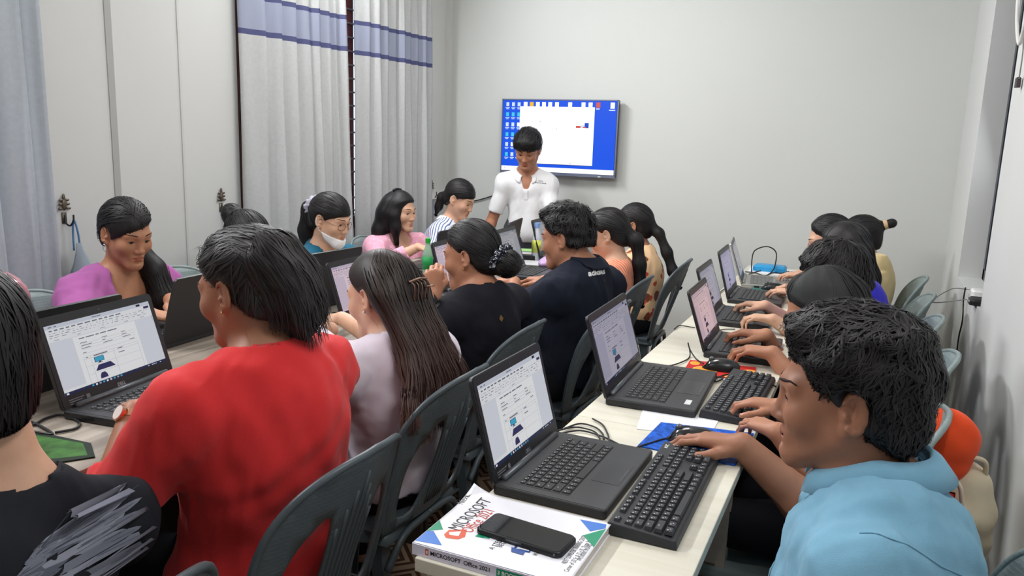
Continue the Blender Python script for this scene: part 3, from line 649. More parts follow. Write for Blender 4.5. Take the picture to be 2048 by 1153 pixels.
keyboard('black keyboard with typing hands on the second white desk', -.276, 2.180, Z1, 88.5, None)
o = keyboard('dark keyboard in front of the silver laptop by the back wall', -.27, 4.36, Z1, 100, None)
MBK = mat('black mouse plastic', (24, 25, 28), .3, .5); MGL = mat('glossy mouse shell', (18, 18, 21), .15, .6)
def mouse(label, x, y, z, rz, s=1.0):
    t = empty('computer_mouse', (x, y, z), math.radians(rz)); tag(t, label, 'mouse', 'black computer mice')
    def hull(y0, y1, xa, xb, grow, n=10, m=12):
        vs = []; fs = []
        for i in range(n+1):
            yy = y0+(y1-y0)*i/n; q = yy/.058; hw = .031*(max(0, 1-abs(q)**2.6))**.5*(1-.06*q); hh = .036*(max(0, 1-abs(q+.12)**2.6 if abs(q+.12) < 1 else 0))**.55
            for j in range(m+1):
                a = PI*(xa+(xb-xa)*j/m); vs.append(((hw+grow)*math.cos(a), yy, max(.002, (hh+grow)*math.sin(a)**.8)))
        for i in range(n):
            for j in range(m): fs.append((i*(m+1)+j, i*(m+1)+j+1, (i+1)*(m+1)+j+1, (i+1)*(m+1)+j))
        return vs, fs
    v, f = hull(-.0575, .0575, 0, 1, 0, 14, 14); MB().add([(a*s, b*s, c*s) for a, b, c in v], f).build('shell', MBK, t, True)
    for xa, xb in ((.22, .485), (.515, .78)):
        v, f = hull(.008, .055, xa, xb, .0012, 7, 7); MB().add([(a*s, b*s, c*s) for a, b, c in v], f).build('button', MGL, t, True)
    m_ = MB(); m_.tube([(-.003*s, .03*s, .030*s), (.003*s, .03*s, .030*s)], .009*s, 10); m_.build('wheel', LGR, t, True)
    return t
# mouse pads
def pad(label, pts, z, cols, name='mouse_pad', th=.003):
    """a thin pad through four corner points (near left, near right, far right, far left)"""
    c = sum(np.array(p) for p in pts)/4; t = empty(name, (c[0], c[1], z)); tag(t, label, 'mouse pad' if name == 'mouse_pad' else name.split('_')[-1])
    P4 = [(p[0]-c[0], p[1]-c[1]) for p in pts]; m_ = MB()
    m_.add([(x, y, 0.0002) for x, y in P4]+[(x, y, th) for x, y in P4], [(3, 2, 1, 0), (4, 5, 6, 7), (0, 1, 5, 4), (1, 2, 6, 5), (2, 3, 7, 6), (3, 0, 4, 7)]); m_.build('pad_sheet', cols[0], t)
    def uv(a, b): return tuple((1-a)*(1-b)*np.array(P4[0])+a*(1-b)*np.array(P4[1])+a*b*np.array(P4[2])+(1-a)*b*np.array(P4[3]))
    return t, uv, th
BPAD = mat('blue pad print', (28, 88, 190), .6, .2, var=.5, vscale=90); OPAD = mat('red pad print', (196, 44, 40), .6, .2, var=.1, vscale=20)
t, uv, th = pad('blue mouse pad under the mouse of the person in light blue', [tab(1275, 893, .752), tab(1470, 932, .752), tab(1508, 868, .752), tab(1322, 846, .752)], Z1, [BPAD])
t, uv, th = pad('red mouse pad printed with orange slices', [tab(1364, 749, .752), tab(1508, 760, .752), tab(1512, 736, .752), tab(1380, 721, .752)], Z1, [OPAD])
om = [mat('orange slice print', (242, 160, 52), .6, .2), mat('orange rind print', (250, 206, 120), .6, .2)]; m_ = MB()
for cx, cy, r, mi in ((.28, .35, .30, 0), (.72, .10, .22, 0), (.92, .55, .17, 0), (.45, .85, .20, 0), (.1, .8, .12, 0)):
    for q, (rr, mi2, l) in enumerate(((r, 1, .0001), (r*.88, 0, .0002))):
        ring = []
        for k in range(24):
            a, b = cx+rr*.62*math.cos(2*PI*k/24), cy+rr*math.sin(2*PI*k/24); p = uv(min(1, max(0, a)), min(1, max(0, b))); ring.append((p[0], p[1], th+l))
        m_.add(ring, [tuple(range(24))], mi2)
m_.build('fruit_print', om, t)
GPAD = mat('green pad print', (52, 92, 40), .6, .2, var=.45, vscale=30); GPD = mat('dark green pad border', (22, 34, 24), .6, .2)
t, uv, th = pad('green picture mouse pad left of the person in the red shirt', [tab(95, 930, .802), tab(190, 915, .802), tab(182, 888, .802), tab(60, 862, .802)], Z2, [GPD])
m_ = MB(); q = [uv(a, b) for a, b in ((.0, .12), (.86, .12), (.86, .86), (.0, .86))]; m_.add([(x, y, th+.0002) for x, y in q], [(0, 1, 2, 3)]); m_.build('green_print', GPAD, t)
pad('teal mouse pad beside the lavender screen laptop', [tab(1500, 582, .752), tab(1575, 590, .752), tab(1590, 572, .752), tab(1505, 572, .752)], Z1, [mat('teal pad', (26, 128, 116), .6)])
mouse('black mouse on the red mouse pad with orange slices', -.375, 2.437, Z1+.003, 97)
mouse('black mouse under the hand of the person in light blue', -.325, 1.775, Z1+.003, 100, 1.05)
mouse('small black mouse under a hand beside the lavender screen laptop', -.40, 4.02, Z1+.003, 95)
mouse('black mouse under a hand of the person with the floral scrunchie', -1.515, 2.655, Z2, 100)
pad('purple mouse pad under the mouse of the person with the floral scrunchie', [tab(868, 622, .802), tab(905, 625, .802), tab(915, 604, .802), tab(872, 604, .802)], Z2, [mat('purple pad', (170, 120, 190), .6)])
# paper sheets
PAP = mat('white paper', (236, 237, 242), .7, .2)
def sheet(label, pts, z):
    c = sum(np.array(p) for p in pts)/len(pts); m_ = MB(); P = [(p[0]-c[0], p[1]-c[1]) for p in pts]; n = len(P)
    m_.add([(x, y, 0.0) for x, y in P]+[(x, y, .0012) for x, y in P], [tuple(range(n))[::-1], tuple(range(n, 2*n))]+[(i, (i+1) % n, n+(i+1) % n, n+i) for i in range(n)])
    o = m_.build('paper_sheet', PAP); o.location = (c[0], c[1], z); tag(o, label, 'paper'); return o
sheet('white paper under the edge of the stickered laptop', [tab(1273, 858, .752), tab(1420, 872, .752), tab(1440, 836, .752), tab(1287, 815, .752)], Z1)
sheet('white paper behind the silver laptop at the back wall', [(-.60, 4.55), (-.33, 4.50), (-.30, 4.76), (-.61, 4.80)], Z1)
sheet('white paper on the grey desk before the person with the floral scrunchie', [tab(855, 612, .802), tab(905, 600, .802), tab(895, 575, .802), tab(858, 582, .802)], Z2)
sheet('white papers on the grey desk beside the yellow label bottle', [tab(1035, 528, .802), tab(1090, 532, .802), tab(1085, 515, .802), tab(1045, 513, .802)], Z2)
# blue folder at the back wall
t = empty('blue_folder', (-.49, 4.66, Z1+.0015)); tag(t, 'bright blue folded packet lying at the back wall', 'folder')
m_ = MB(); m_.rbox((-.09, -.05, 0), (.09, .05, .035), .012, .012); m_.build('folder_body', mat('bright blue packet', (48, 150, 206), .35), t, auto=40)
# cables on the white desks
z = .755
def tc(pts, r=.0022): return [tuple(tab(a, b, z+(c[0] if c else 0))) for a, b, *c in pts]
cable('laptop_cable', tc([(1115, 873, .012), (1190, 893, .004), (1262, 898), (1295, 912), (1320, 926)]) if False else tc([(1185, 838), (1205, 850), (1216, 870), (1222, 886), (1260, 898), (1290, 890), (1330, 878), (1350, 880)]), .0022, BLK, 'black mouse cable curling over the white desk to the blue pad')
cable('laptop_cable', tc([(1128, 858), (1160, 848), (1190, 855), (1205, 868), (1208, 880)]), .0022, BLK, 'black cable looping behind the nearest laptop, upper of two')
cable('laptop_cable', tc([(1115, 862), (1150, 855), (1185, 862), (1198, 874), (1200, 884)]), .0022, BLK, 'black cable looping behind the nearest laptop, lower of two')
cable('power_cable', tc([(1118, 868), (1160, 862), (1200, 872), (1235, 888), (1255, 900)]), .0022, BLK, 'black cable lying straight behind the nearest laptop')
cable('mouse_cable', tc([(1281, 726), (1330, 733), (1365, 724), (1380, 712), (1376, 686, .04), (1380, 700, .02), (1392, 718), (1407, 728, .01)]), .0022, BLK, 'black mouse cable standing up in a loop by the red pad')
cable('keyboard_cable', tc([(1322, 744), (1350, 739), (1400, 752), (1445, 756), (1432, 764), (1434, 756), (1470, 748), (1520, 758), (1552, 774)]), .0025, BLK, 'black cable passing behind the second keyboard')
cable('laptop_cable', tc([(1348, 659), (1360, 652), (1390, 656)]), .0022, BLK, 'black cable at the edge of the third white desk')
cable('laptop_cable', tc([(1436, 662), (1450, 659), (1470, 659)]), .0022, BLK, 'short black cable between the third and fourth laptops')
cable('laptop_cable', tc([(1437, 588), (1450, 578), (1475, 572), (1485, 577), (1500, 580)]), .0025, BLK, 'black cable between the lavender and silver laptops')
cable('charger_cable', [tab(1503, 545, z), tab(1503, 530, z+.02)+np.array([0, 0, .03]), tab(1507, 535, z)+np.array([0, 0, .10]), tab(1530, 540, z)+np.array([0, 0, .135]), tab(1549, 540, z)+np.array([0, 0, .10]), tab(1548, 545, z)+np.array([0, 0, .03]), tab(1540, 548, z)], .0035, BLK, 'black cable arching up in front of the blue packet')
cable('charger_cable', tc([(1490, 544), (1510, 546), (1530, 552), (1545, 546), (1575, 550), (1585, 556)]), .003, BLK, 'black cable lying tangled before the blue packet')
cable('charger_cable', tc([(1495, 550), (1520, 542), (1540, 541), (1560, 547), (1578, 543)]), .003, BLK, 'second black cable crossing before the blue packet')
z = .804
cable('mouse_cable', tc([(0, 835), (40, 838), (75, 850), (105, 868), (90, 868), (60, 862), (10, 848)]), .003, BLK, 'black cable curling over the grey desk beside the green pad')
cable('laptop_cable', tc([(5, 856), (60, 852), (90, 838), (125, 830), (158, 845), (150, 858), (110, 866)]), .003, BLK, 'black cable looping from the laptop of the person in red')
cable('laptop_cable', tc([(345, 742), (370, 735), (388, 740), (380, 752), (350, 748), (362, 738), (385, 745), (372, 755), (350, 752)]), .003, BLK, 'bundle of black cable coiled beside the laptop of the person in red')
cable('laptop_cable', tc([(650, 638), (668, 626), (678, 632), (664, 645), (640, 652)]), .003, BLK, 'black cable with a white plug on the grey desk')
# bottles and small things on the grey desks
def bottle(x, y, zz, h, r, body, cap, label, band=None):
    t = empty('bottle', (x, y, zz)); tag(t, label, 'bottle')
    MB().lathe([(r*.9, 0), (r, .006), (r, h*.55), (r*.97, h*.62), (r*.5, h*.82), (r*.42, h*.86), (r*.42, h*.9)], 18).build('bottle_body', body, t, True)
    MB().lathe([(r*.5, h*.88), (r*.5, h), (r*.44, h*1.005)], 16).build('cap', cap, t, auto=40)
    if band: MB().lathe([(r*1.02, h*.22), (r*1.02, h*.55)], 18).build('label_band', band, t, True)
q = tab(855, 556, .80)
bottle(q[0], q[1], .80, .185, .024, mat('clear green bottle', (150, 190, 165), .15, .5, alpha=.75), mat('green cap', (30, 160, 50), .4), 'clear bottle with a green cap beside the person in pink lace', mat('green label', (20, 140, 70), .5))
q = tab(1072, 521, .80)
bottle(q[0], q[1], .80, .205, .026, mat('milky bottle', (206, 212, 222), .2, .5, alpha=.85), mat('blue cap', (120, 160, 220), .4), 'milky bottle with a yellow green label and blue cap', mat('yellow green label', (200, 210, 90), .5, var=.3, vscale=60))
q = tab(1102, 536, .80); t = empty('pencil_pouch', (q[0], q[1], .80)); tag(t, 'pale purple pencil pouch on the grey desk', 'pouch')
m_ = MB(); m_.ellipsoid((0, 0, .033), (.05, .13, .033), 20, 12); m_.build('pouch_body', mat('lilac vinyl', (178, 150, 190), .4), t, True)
MB().tube(smoothpath([(.03, -.11, .05), (.045, 0, .056), (.03, .11, .05)]), .003, 6).build('zip', mat('purple zip', (140, 100, 160), .4), t)
for px, py, c, lb, rz in ((1098, 541, (190, 60, 80), 'red pen lying before the lilac pouch', 80), (1105, 546, (210, 214, 224), 'white pen lying before the lilac pouch', 95), (1100, 551, (60, 70, 130), 'blue pen lying nearest the person in the navy shirt', 88)):
    q = tab(px, py, .805); t = empty('pen', (q[0], q[1], .8005), math.radians(rz)); tag(t, lb, 'pen')
    pm = mat('pen '+lb[:5], c, .35); MB().tube([(-.06, 0, .005), (.05, 0, .005)], .005, 8).build('barrel', pm, t, True); MB().tube([(.05, 0, .005), (.075, 0, .005)], [.004, .001], 8).build('tip', LGR, t, True)
q = tab(1056, 508, .80); t = empty('notebook', (q[0], q[1], .8005), .3); tag(t, 'small green covered notebook by the yellow label bottle', 'notebook')
MB().box((-.07, -.05, 0), (.07, .05, .02)).build('pages', PAP, t); MB().box((-.072, -.052, .02), (.072, .052, .022)).build('cover', mat('lime cover', (140, 190, 110), .5), t)
q = tab(1055, 520, .80); t = empty('power_adapter', (q[0], q[1], .8005), .2); tag(t, 'black power adapter on the grey desk by the notebook', 'adapter')
MB().rbox((-.05, -.025, 0), (.05, .025, .028), .008, .004).build('adapter_body', BLK, t); MB().tube([(.05, 0, .012), (.09, .01, .006), (.12, .05, .004)], .003, 6).build('lead', BLK, t)

# ------------------------------------------------------------------ book, phone
bx0, bx1, by0, by1, bz0, bz1 = -.640, -.362, 1.040, 1.264, .7505, .7705
CW = mat('glossy white cover', (238, 238, 246), .18, .5); PG = mat('page edges', (214, 204, 196), .8, .2, var=.12, vscale=300)
t = empty('computer_textbook', ((bx0+bx1)/2, (by0+by1)/2, bz0)); tag(t, 'thick white glossy office software textbook under the black phone', 'book')
ox, oy = (bx0+bx1)/2, (by0+by1)/2
def curl(x, y):
    a = max(0, (bx0+.06-x)/.06)*max(0, (y-(by1-.09))/.09); return .016*a*a
def bp_(x, y, l=0.0): return (x-ox, y-oy, bz1-bz0+curl(x, y)+l)
MB().box((bx0-ox+.004, by0-oy+.003, .0015), (bx1-ox-.003, by1-oy-.004, bz1-bz0-.0012)).build('pages', PG, t)
n = 44; vs = []; fs = []
for j in range(n+1):
    for i in range(n+1): vs.append(bp_(bx0+(bx1-bx0)*i/n, by0+(by1-by0)*j/n))
for j in range(n):
    for i in range(n): fs.append((j*(n+1)+i, j*(n+1)+i+1, (j+1)*(n+1)+i+1, (j+1)*(n+1)+i))
cov = MB().add(vs, fs).build('front_cover', CW, t, True); s = cov.modifiers.new('thick', 'SOLIDIFY'); s.thickness = .0012; s.offset = -1
MB().box((bx0-ox, by0-oy, 0), (bx1-ox, by1-oy, .0013)).build('back_cover', CW, t)
spn = MB().rbox((bx0-ox, by0-oy-.0015, 0), (bx1-ox, by0-oy+.002, bz1-bz0), .0008, .0005).build('spine', mat('lilac white spine', (222, 218, 236), .25), t)
INK = mat('black ink', (30, 30, 36), .4); RED = mat('red ink', (196, 66, 50), .3); GRN = mat('green ink', (24, 140, 104), .3); BLU = mat('blue ink', (62, 116, 200), .3); WBL = mat('navy blue ink', (40, 76, 150), .3); WHI = mat('white ink', (240, 240, 242), .3); RD2 = mat('orange red ink', (214, 92, 62), .3)
PMATS = [INK, RED, GRN, BLU, WBL, WHI, RD2]
class Print:
    """each patch or line of the cover is a print of its own"""
    v = []
    def add(s, vs, fs, mi): MB().add(vs, fs).build('cover_lettering' if len(fs) > 12 else 'cover_print', PMATS[mi], cov)
pm = Print()
def cp(px, py, l=.0004):
    q = tab(px, py, bz1)
    for _ in range(3): q = tab(px, py, bz1+curl(q[0], q[1]))
    return bp_(min(bx1-.001, max(bx0+.001, q[0])), min(by1-.001, max(by0+.001, q[1])), l)
def poly(pts, mi, l=.0004): pm.add([cp(a, b, l) for a, b in pts], [tuple(range(len(pts)))], mi)
def ctext(txt, a, b, size, mi, **k):
    """lettering centred between pixels a and b of the cover, running away from the spine"""
    qa, qb = tab(a[0], a[1], bz1), tab(b[0], b[1], bz1)
    for _ in range(3): qa, qb = tab(a[0], a[1], bz1+curl(qa[0], qa[1])), tab(b[0], b[1], bz1+curl(qb[0], qb[1]))
    c = (qa+qb)/2; ln = np.linalg.norm(qb-qa)
    vs, fs = text_polys(txt, 1.0, **k); xs = [v[0] for v in vs]; sc = ln/(max(xs)-min(xs))
    ssz = size if size else sc
    pm.add([bp_(c[0]-v[1]*ssz, c[1]+(v[0]-(max(xs)+min(xs))/2)*sc, .0005) for v in vs], fs, mi)
ctext('MICROSOFT', (909, 1060), (974, 1000), .034, 0)
ctext('Office 2021', (931, 1064), (982, 1022), .032, 1)
ctext('Next', (919, 1008), (936, 991), .018, 0)
poly([(930, 983), (935, 979), (943, 981), (945, 986), (940, 991), (932, 989)], 0); poly([(932, 983.5), (936, 981), (942, 982.5), (943.5, 986), (939, 989.5), (933.5, 988)], 5, .0006); poly([(936, 984), (939, 983.5), (940.5, 986), (938, 987.5), (935.5, 986.5)], 0, .0008)
poly([(846, 1061), (874, 1040), (886, 1060)], 2); poly([(828, 1078), (846, 1061), (867, 1063), (884, 1092), (829, 1082)], 3)
poly([(888, 1070), (898, 1061), (934, 1060), (930, 1075), (916, 1080), (892, 1077)], 6); poly([(898, 1066), (922, 1064), (917, 1074), (899, 1071)], 5, .0007)
poly([(950, 1074), (966, 1061), (990, 1068), (977, 1080)], 2); ctext('3 BOOKS IN 1', (966, 1078), (1010, 1050), .013, 5)
ctext('A STEP-BY-STEP GUIDE', (982, 1100), (1040, 1040), .013, 0); ctext('BEGINNERS AND UP', (998, 1095), (1048, 1045), .013, 0)
poly([(1033, 1087), (1066, 1096), (1059, 1107), (1026, 1101)], 4); poly([(1037, 1089.5), (1063, 1096.5), (1058, 1104), (1034, 1098)], 5, .0006)
for k in range(3): poly([(1040+k*.2, 1091+k*2.4), (1061-k*.4, 1096.6+k*2.4), (1060.6-k*.4, 1097.6+k*2.4), (1039.6+k*.2, 1092+k*2.4)], 4, .0008)
poly([(1023, 1096), (1051, 1104), (1046, 1112), (1022, 1105)], 4, .0009); ctext('W', (1033, 1107), (1043, 1100), .020, 5, bold=.02)
ctext('Word', (1068, 1112), (1080, 1103), .012, 0)
ctext('NEXT COMPUTER TRAINING CENTER', (1127, 1128), (1172, 1072), .0125, 0); ctext('Corner of (33 St, & 32 x 35, Thazin Street', (1128, 1143), (1186, 1078), .012, 0); ctext('09421003000, 09260402', (1158, 1122), (1182, 1090), .010, 0)
poly([(1160, 1040), (1213, 1050), (1211, 1058), (1180, 1064)], 3); poly([(1166, 1072), (1212, 1059), (1189, 1096)], 2, .0006)
sm = MB(); hz = (bz1-bz0)
def stext(txt, x, size, mi): 
    vs, fs = text_polys(txt, size, bold=.0002); w_ = max(v[0] for v in vs)-min(v[0] for v in vs); x0 = min(v[0] for v in vs)
    sm.add([(x-ox+v[0]-x0, by0-oy-.0018, hz*.5+v[1]) for v in vs], fs, mi); return x+w_
def srect(x0, x1, z0, z1, mi, l=.0017): sm.add([(x0-ox, by0-oy-l, hz*z0), (x1-ox, by0-oy-l, hz*z0), (x1-ox, by0-oy-l, hz*z1), (x0-ox, by0-oy-l, hz*z1)], [(0, 1, 2, 3)], mi)
srect(bx0+.026, bx0+.032, .25, .8, 6); srect(bx0+.028, bx0+.0305, .38, .66, 5, .0019)
x = stext('MICROSOFT', bx0+.036, .0105, 0); x = stext('Office 2021', x+.005, .0105, 0)
srect(x+.012, x+.062, .15, .85, 2); xx = stext('3 BOOKS IN 1', x+.014, .0095, 5); x = stext('WORD', x+.074, .010, 0); x = stext('EXCEL', x+.008, .010, 0); stext('POWERPOINT', x+.008, .010, 0)
sm.build('spine_print', PMATS, spn)
# smartphone
t = empty('smartphone', (-.478, 1.146, bz1+.0008), math.radians(-5)); tag(t, 'black smartphone lying on the textbook', 'phone')
MB().rbox((-.082, -.036, 0), (.082, .036, .0095), .012, .003).build('phone_case', mat('black phone case', (24, 24, 27), .4), t, auto=50)
MB().rbox((-.078, -.0325, .0095), (.078, .0325, .0102), .009, 0).build('phone_screen', mat('phone glass', (14, 15, 18), .06, .6, coat=.3), t)
m_ = MB(); m_.lathe([(.0018, 0), (.0018, .0003)], 10, c=(-.071, 0, .0102)); m_.build('front_camera', mat('lens', (70, 74, 84)), t)
m_ = MB(); m_.box((-.02, -.0362, .004), (.01, -.0358, .007)); m_.box((.07, -.0362, .003), (.073, -.0355, .007)); m_.build('side_button', LGR, t)

# ------------------------------------------------------------------ signed distance bodies
f4 = np.float32
def nrm(v): v = np.asarray(v, float); return v/max(1e-9, np.linalg.norm(v))
def cap(a, b, ra, rb=None):
    a = np.asarray(a, float); b = np.asarray(b, float); rb = ra if rb is None else rb; ba = b-a; L2 = max(1e-9, ba@ba); R = max(ra, rb)
    def fn(x, y, z):
        px, py, pz = x-f4(a[0]), y-f4(a[1]), z-f4(a[2])
        t = np.clip((px*f4(ba[0])+py*f4(ba[1])+pz*f4(ba[2]))*f4(1/L2), 0, 1)
        return np.sqrt((px-t*f4(ba[0]))**2+(py-t*f4(ba[1]))**2+(pz-t*f4(ba[2]))**2)-(f4(ra)+t*f4(rb-ra))
    return fn, np.minimum(a, b)-R, np.maximum(a, b)+R
def ell(c, r, R=None):
    c = np.asarray(c, float); r = np.asarray(r, float); R = np.eye(3) if R is None else np.asarray(R, float); e = np.sqrt(((R*r)**2).sum(1))
    def fn(x, y, z):
        px, py, pz = x-f4(c[0]), y-f4(c[1]), z-f4(c[2])
        q = [px*f4(R[0, i])+py*f4(R[1, i])+pz*f4(R[2, i]) for i in range(3)]
        k0 = np.sqrt(sum((q[i]*f4(1/r[i]))**2 for i in range(3))); k1 = np.sqrt(sum((q[i]*f4(1/r[i]**2))**2 for i in range(3)))
        return k0*(k0-1)/np.maximum(k1, f4(1e-6))
    return fn, c-e, c+e
def isect(p, q):
    """prim p kept where field q (a callable) is negative"""
    fn, lo, hi = p
    return (lambda x, y, z: np.maximum(fn(x, y, z), q(x, y, z))), lo, hi
def plane(o, n):
    o = np.asarray(o, float); n = nrm(n)
    return lambda x, y, z: (x-f4(o[0]))*f4(n[0])+(y-f4(o[1]))*f4(n[1])+(z-f4(o[2]))*f4(n[2])
class Grid:
    def __init__(s, lo, hi, res):
        s.lo = np.asarray(lo, float); s.res = res; s.n = np.ceil((np.asarray(hi)-s.lo)/res).astype(int)+1
        s.D = np.full(s.n, 1.0, f4); s.ax = [(s.lo[i]+res*np.arange(s.n[i])).astype(f4) for i in range(3)]
    def sl(s, lo, hi, pad):
        a = np.clip(np.floor((np.asarray(lo)-pad-s.lo)/s.res).astype(int), 0, s.n); b = np.clip(np.ceil((np.asarray(hi)+pad-s.lo)/s.res).astype(int)+1, 0, s.n)
        return a, b
    def _go(s, prim, k, op):
        fn, lo, hi = prim; a, b = s.sl(lo, hi, k+3*s.res)
        if (b <= a).any(): return
        S = tuple(slice(a[i], b[i]) for i in range(3)); x = s.ax[0][S[0]][:, None, None]; y = s.ax[1][S[1]][None, :, None]; z = s.ax[2][S[2]][None, None, :]
        d = fn(x, y, z); D = s.D[S]
        if op == 'cut':
            d = -d
            h = np.maximum(k-np.abs(D-d), 0)/k if k > 0 else 0
            s.D[S] = np.maximum(D, d)+h*h*f4(k*.25)
        else:
            h = np.maximum(k-np.abs(D-d), 0)/k if k > 0 else 0
            s.D[S] = np.minimum(D, d)-h*h*f4(k*.25)
    def add(s, prim, k=.01): s._go(prim, k, 'add'); return s
    def cut(s, prim, k=.006): s._go(prim, k, 'cut'); return s
    def xyz(s): return s.ax[0][:, None, None], s.ax[1][None, :, None], s.ax[2][None, None, :]
    def keep(s, fn, k=0.0):
        d = fn(*s.xyz()); 
        if k: h = np.maximum(k-np.abs(s.D-d), 0)/k; s.D = np.maximum(s.D, d)+h*h*f4(k*.25)
        else: s.D = np.maximum(s.D, d)
        return s
    def wrinkle(s, amp, sc, seed=0, ani=(1, 1, 1)):
        r = np.random.default_rng(seed); x, y, z = s.xyz(); out = 0
        for i in range(5):
            k = r.normal(size=3)*np.array(ani); k = k/np.linalg.norm(k)*sc*(.7+.9*r.random()); k2 = r.normal(size=3)*sc*.4
            out = out+np.sin(x*f4(k[0])+y*f4(k[1])+z*f4(k[2])+f4(1.6)*np.sin(x*f4(k2[0])+y*f4(k2[1])+z*f4(k2[2])+f4(i))+f4(r.random()*6))*f4(.45)
        s.D = s.D+(f4(amp)*out).astype(f4); return s
    def sample(s, p):
        q = (p-s.lo)/s.res; i = np.clip(np.floor(q).astype(int), 0, s.n-2); t = np.clip(q-i, 0, 1); D = s.D; o = 0
        for a in (0, 1):
            for b in (0, 1):
                for c in (0, 1):
                    o = o+D[i[:, 0]+a, i[:, 1]+b, i[:, 2]+c]*(t[:, 0] if a else 1-t[:, 0])*(t[:, 1] if b else 1-t[:, 1])*(t[:, 2] if c else 1-t[:, 2])
        return o
    def grad(s, p):
        e = s.res*1.2; g = np.stack([s.sample(p+np.eye(3)[i]*e)-s.sample(p-np.eye(3)[i]*e) for i in range(3)], 1)
        return g/np.maximum(1e-9, np.linalg.norm(g, axis=1, keepdims=True))
    def project(s, p, off=0.0, it=4):
        p = np.array(p, float)
        for _ in range(it): p = p-s.grad(p)*(np.clip(s.sample(p)-off, -.03, .03))[:, None]
        return p
    def surface(s):
        """surface nets: one vertex per crossed cell, one quad per crossed edge"""
        D = s.D; D[0] = D[-1] = 1; D[:, 0] = D[:, -1] = 1; D[:, :, 0] = D[:, :, -1] = 1
        I = D < 0; nx, ny, nz = s.n
        cnt = np.zeros((nx-1, ny-1, nz-1), np.uint8)
        for a in (0, 1):
            for b in (0, 1):
                for c in (0, 1): cnt += I[a:nx-1+a, b:ny-1+b, c:nz-1+c]
        act = np.argwhere((cnt > 0) & (cnt < 8)); idx = np.full((nx-1, ny-1, nz-1), -1, np.int32); idx[act[:, 0], act[:, 1], act[:, 2]] = np.arange(len(act))
        co = [(a, b, c) for a in (0, 1) for b in (0, 1) for c in (0, 1)]; val = np.stack([D[act[:, 0]+a, act[:, 1]+b, act[:, 2]+c] for a, b, c in co], 1)
        sm = np.zeros((len(act), 3)); nn = np.zeros(len(act))
        for i in range(8):
            for ax in range(3):
                if co[i][ax]: continue
                t = list(co[i]); t[ax] = 1; j = co.index(tuple(t)); u, v = val[:, i], val[:, j]; m = (u < 0) != (v < 0); w_ = np.where(m, u/np.where(m, u-v, 1), 0)
                p = np.array(co[i], float)[None, :].repeat(len(act), 0); p[:, ax] += w_; sm += p*m[:, None]; nn += m
        V = s.lo+(act+sm/nn[:, None])*s.res; Q = []
        for ax in range(3):
            o1, o2 = (ax+1) % 3, (ax+2) % 3
            A = [slice(0, s.n[i]) for i in range(3)]; B = list(A); A[ax] = slice(0, s.n[ax]-1); B[ax] = slice(1, s.n[ax])
            ia, ib = I[tuple(A)], I[tuple(B)]; e = np.argwhere(ia != ib)
            e = e[(e[:, o1] > 0) & (e[:, o2] > 0) & (e[:, o1] < s.n[o1]-1) & (e[:, o2] < s.n[o2]-1)]
            if not len(e): continue
            d1 = np.zeros(3, int); d1[o1] = 1; d2 = np.zeros(3, int); d2[o2] = 1
            q = np.stack([idx[tuple((e-k).T)] for k in (d1*0, d1, d1+d2, d2)], 1); fl = ia[tuple(e.T)]
            q[~fl] = q[~fl][:, ::-1]; Q.append(q)
        return V, np.concatenate(Q)
def mesh_np(name, V, Q, mats, parent, mi=None, smooth=True, org=None):
    me = bpy.data.meshes.new(name); V = np.asarray(V, float)
    if org is not None: V = V-org
    n = Q.shape[1]; me.vertices.add(len(V)); me.vertices.foreach_set('co', V.astype(f4).ravel()); me.loops.add(Q.size); me.loops.foreach_set('vertex_index', Q.astype(np.int32).ravel())
    me.polygons.add(len(Q)); me.polygons.foreach_set('loop_start', (np.arange(len(Q))*n).astype(np.int32)); me.polygons.foreach_set('loop_total', np.full(len(Q), n, np.int32))
    for m in (mats if isinstance(mats, (list, tuple)) else [mats]): me.materials.append(m)
    if mi is not None: me.polygons.foreach_set('material_index', mi.astype(np.int32))
    if smooth: me.polygons.foreach_set('use_smooth', np.ones(len(Q), bool))
    me.update(calc_edges=True); me.validate()
    o = bpy.data.objects.new(name, me); COL.objects.link(o); o.parent = parent
    return o
def merge(parts):
    V = []; Q = []; o = 0
    for v, q in parts: V.append(v); Q.append(q+o); o += len(v)
    return np.concatenate(V), np.concatenate(Q)

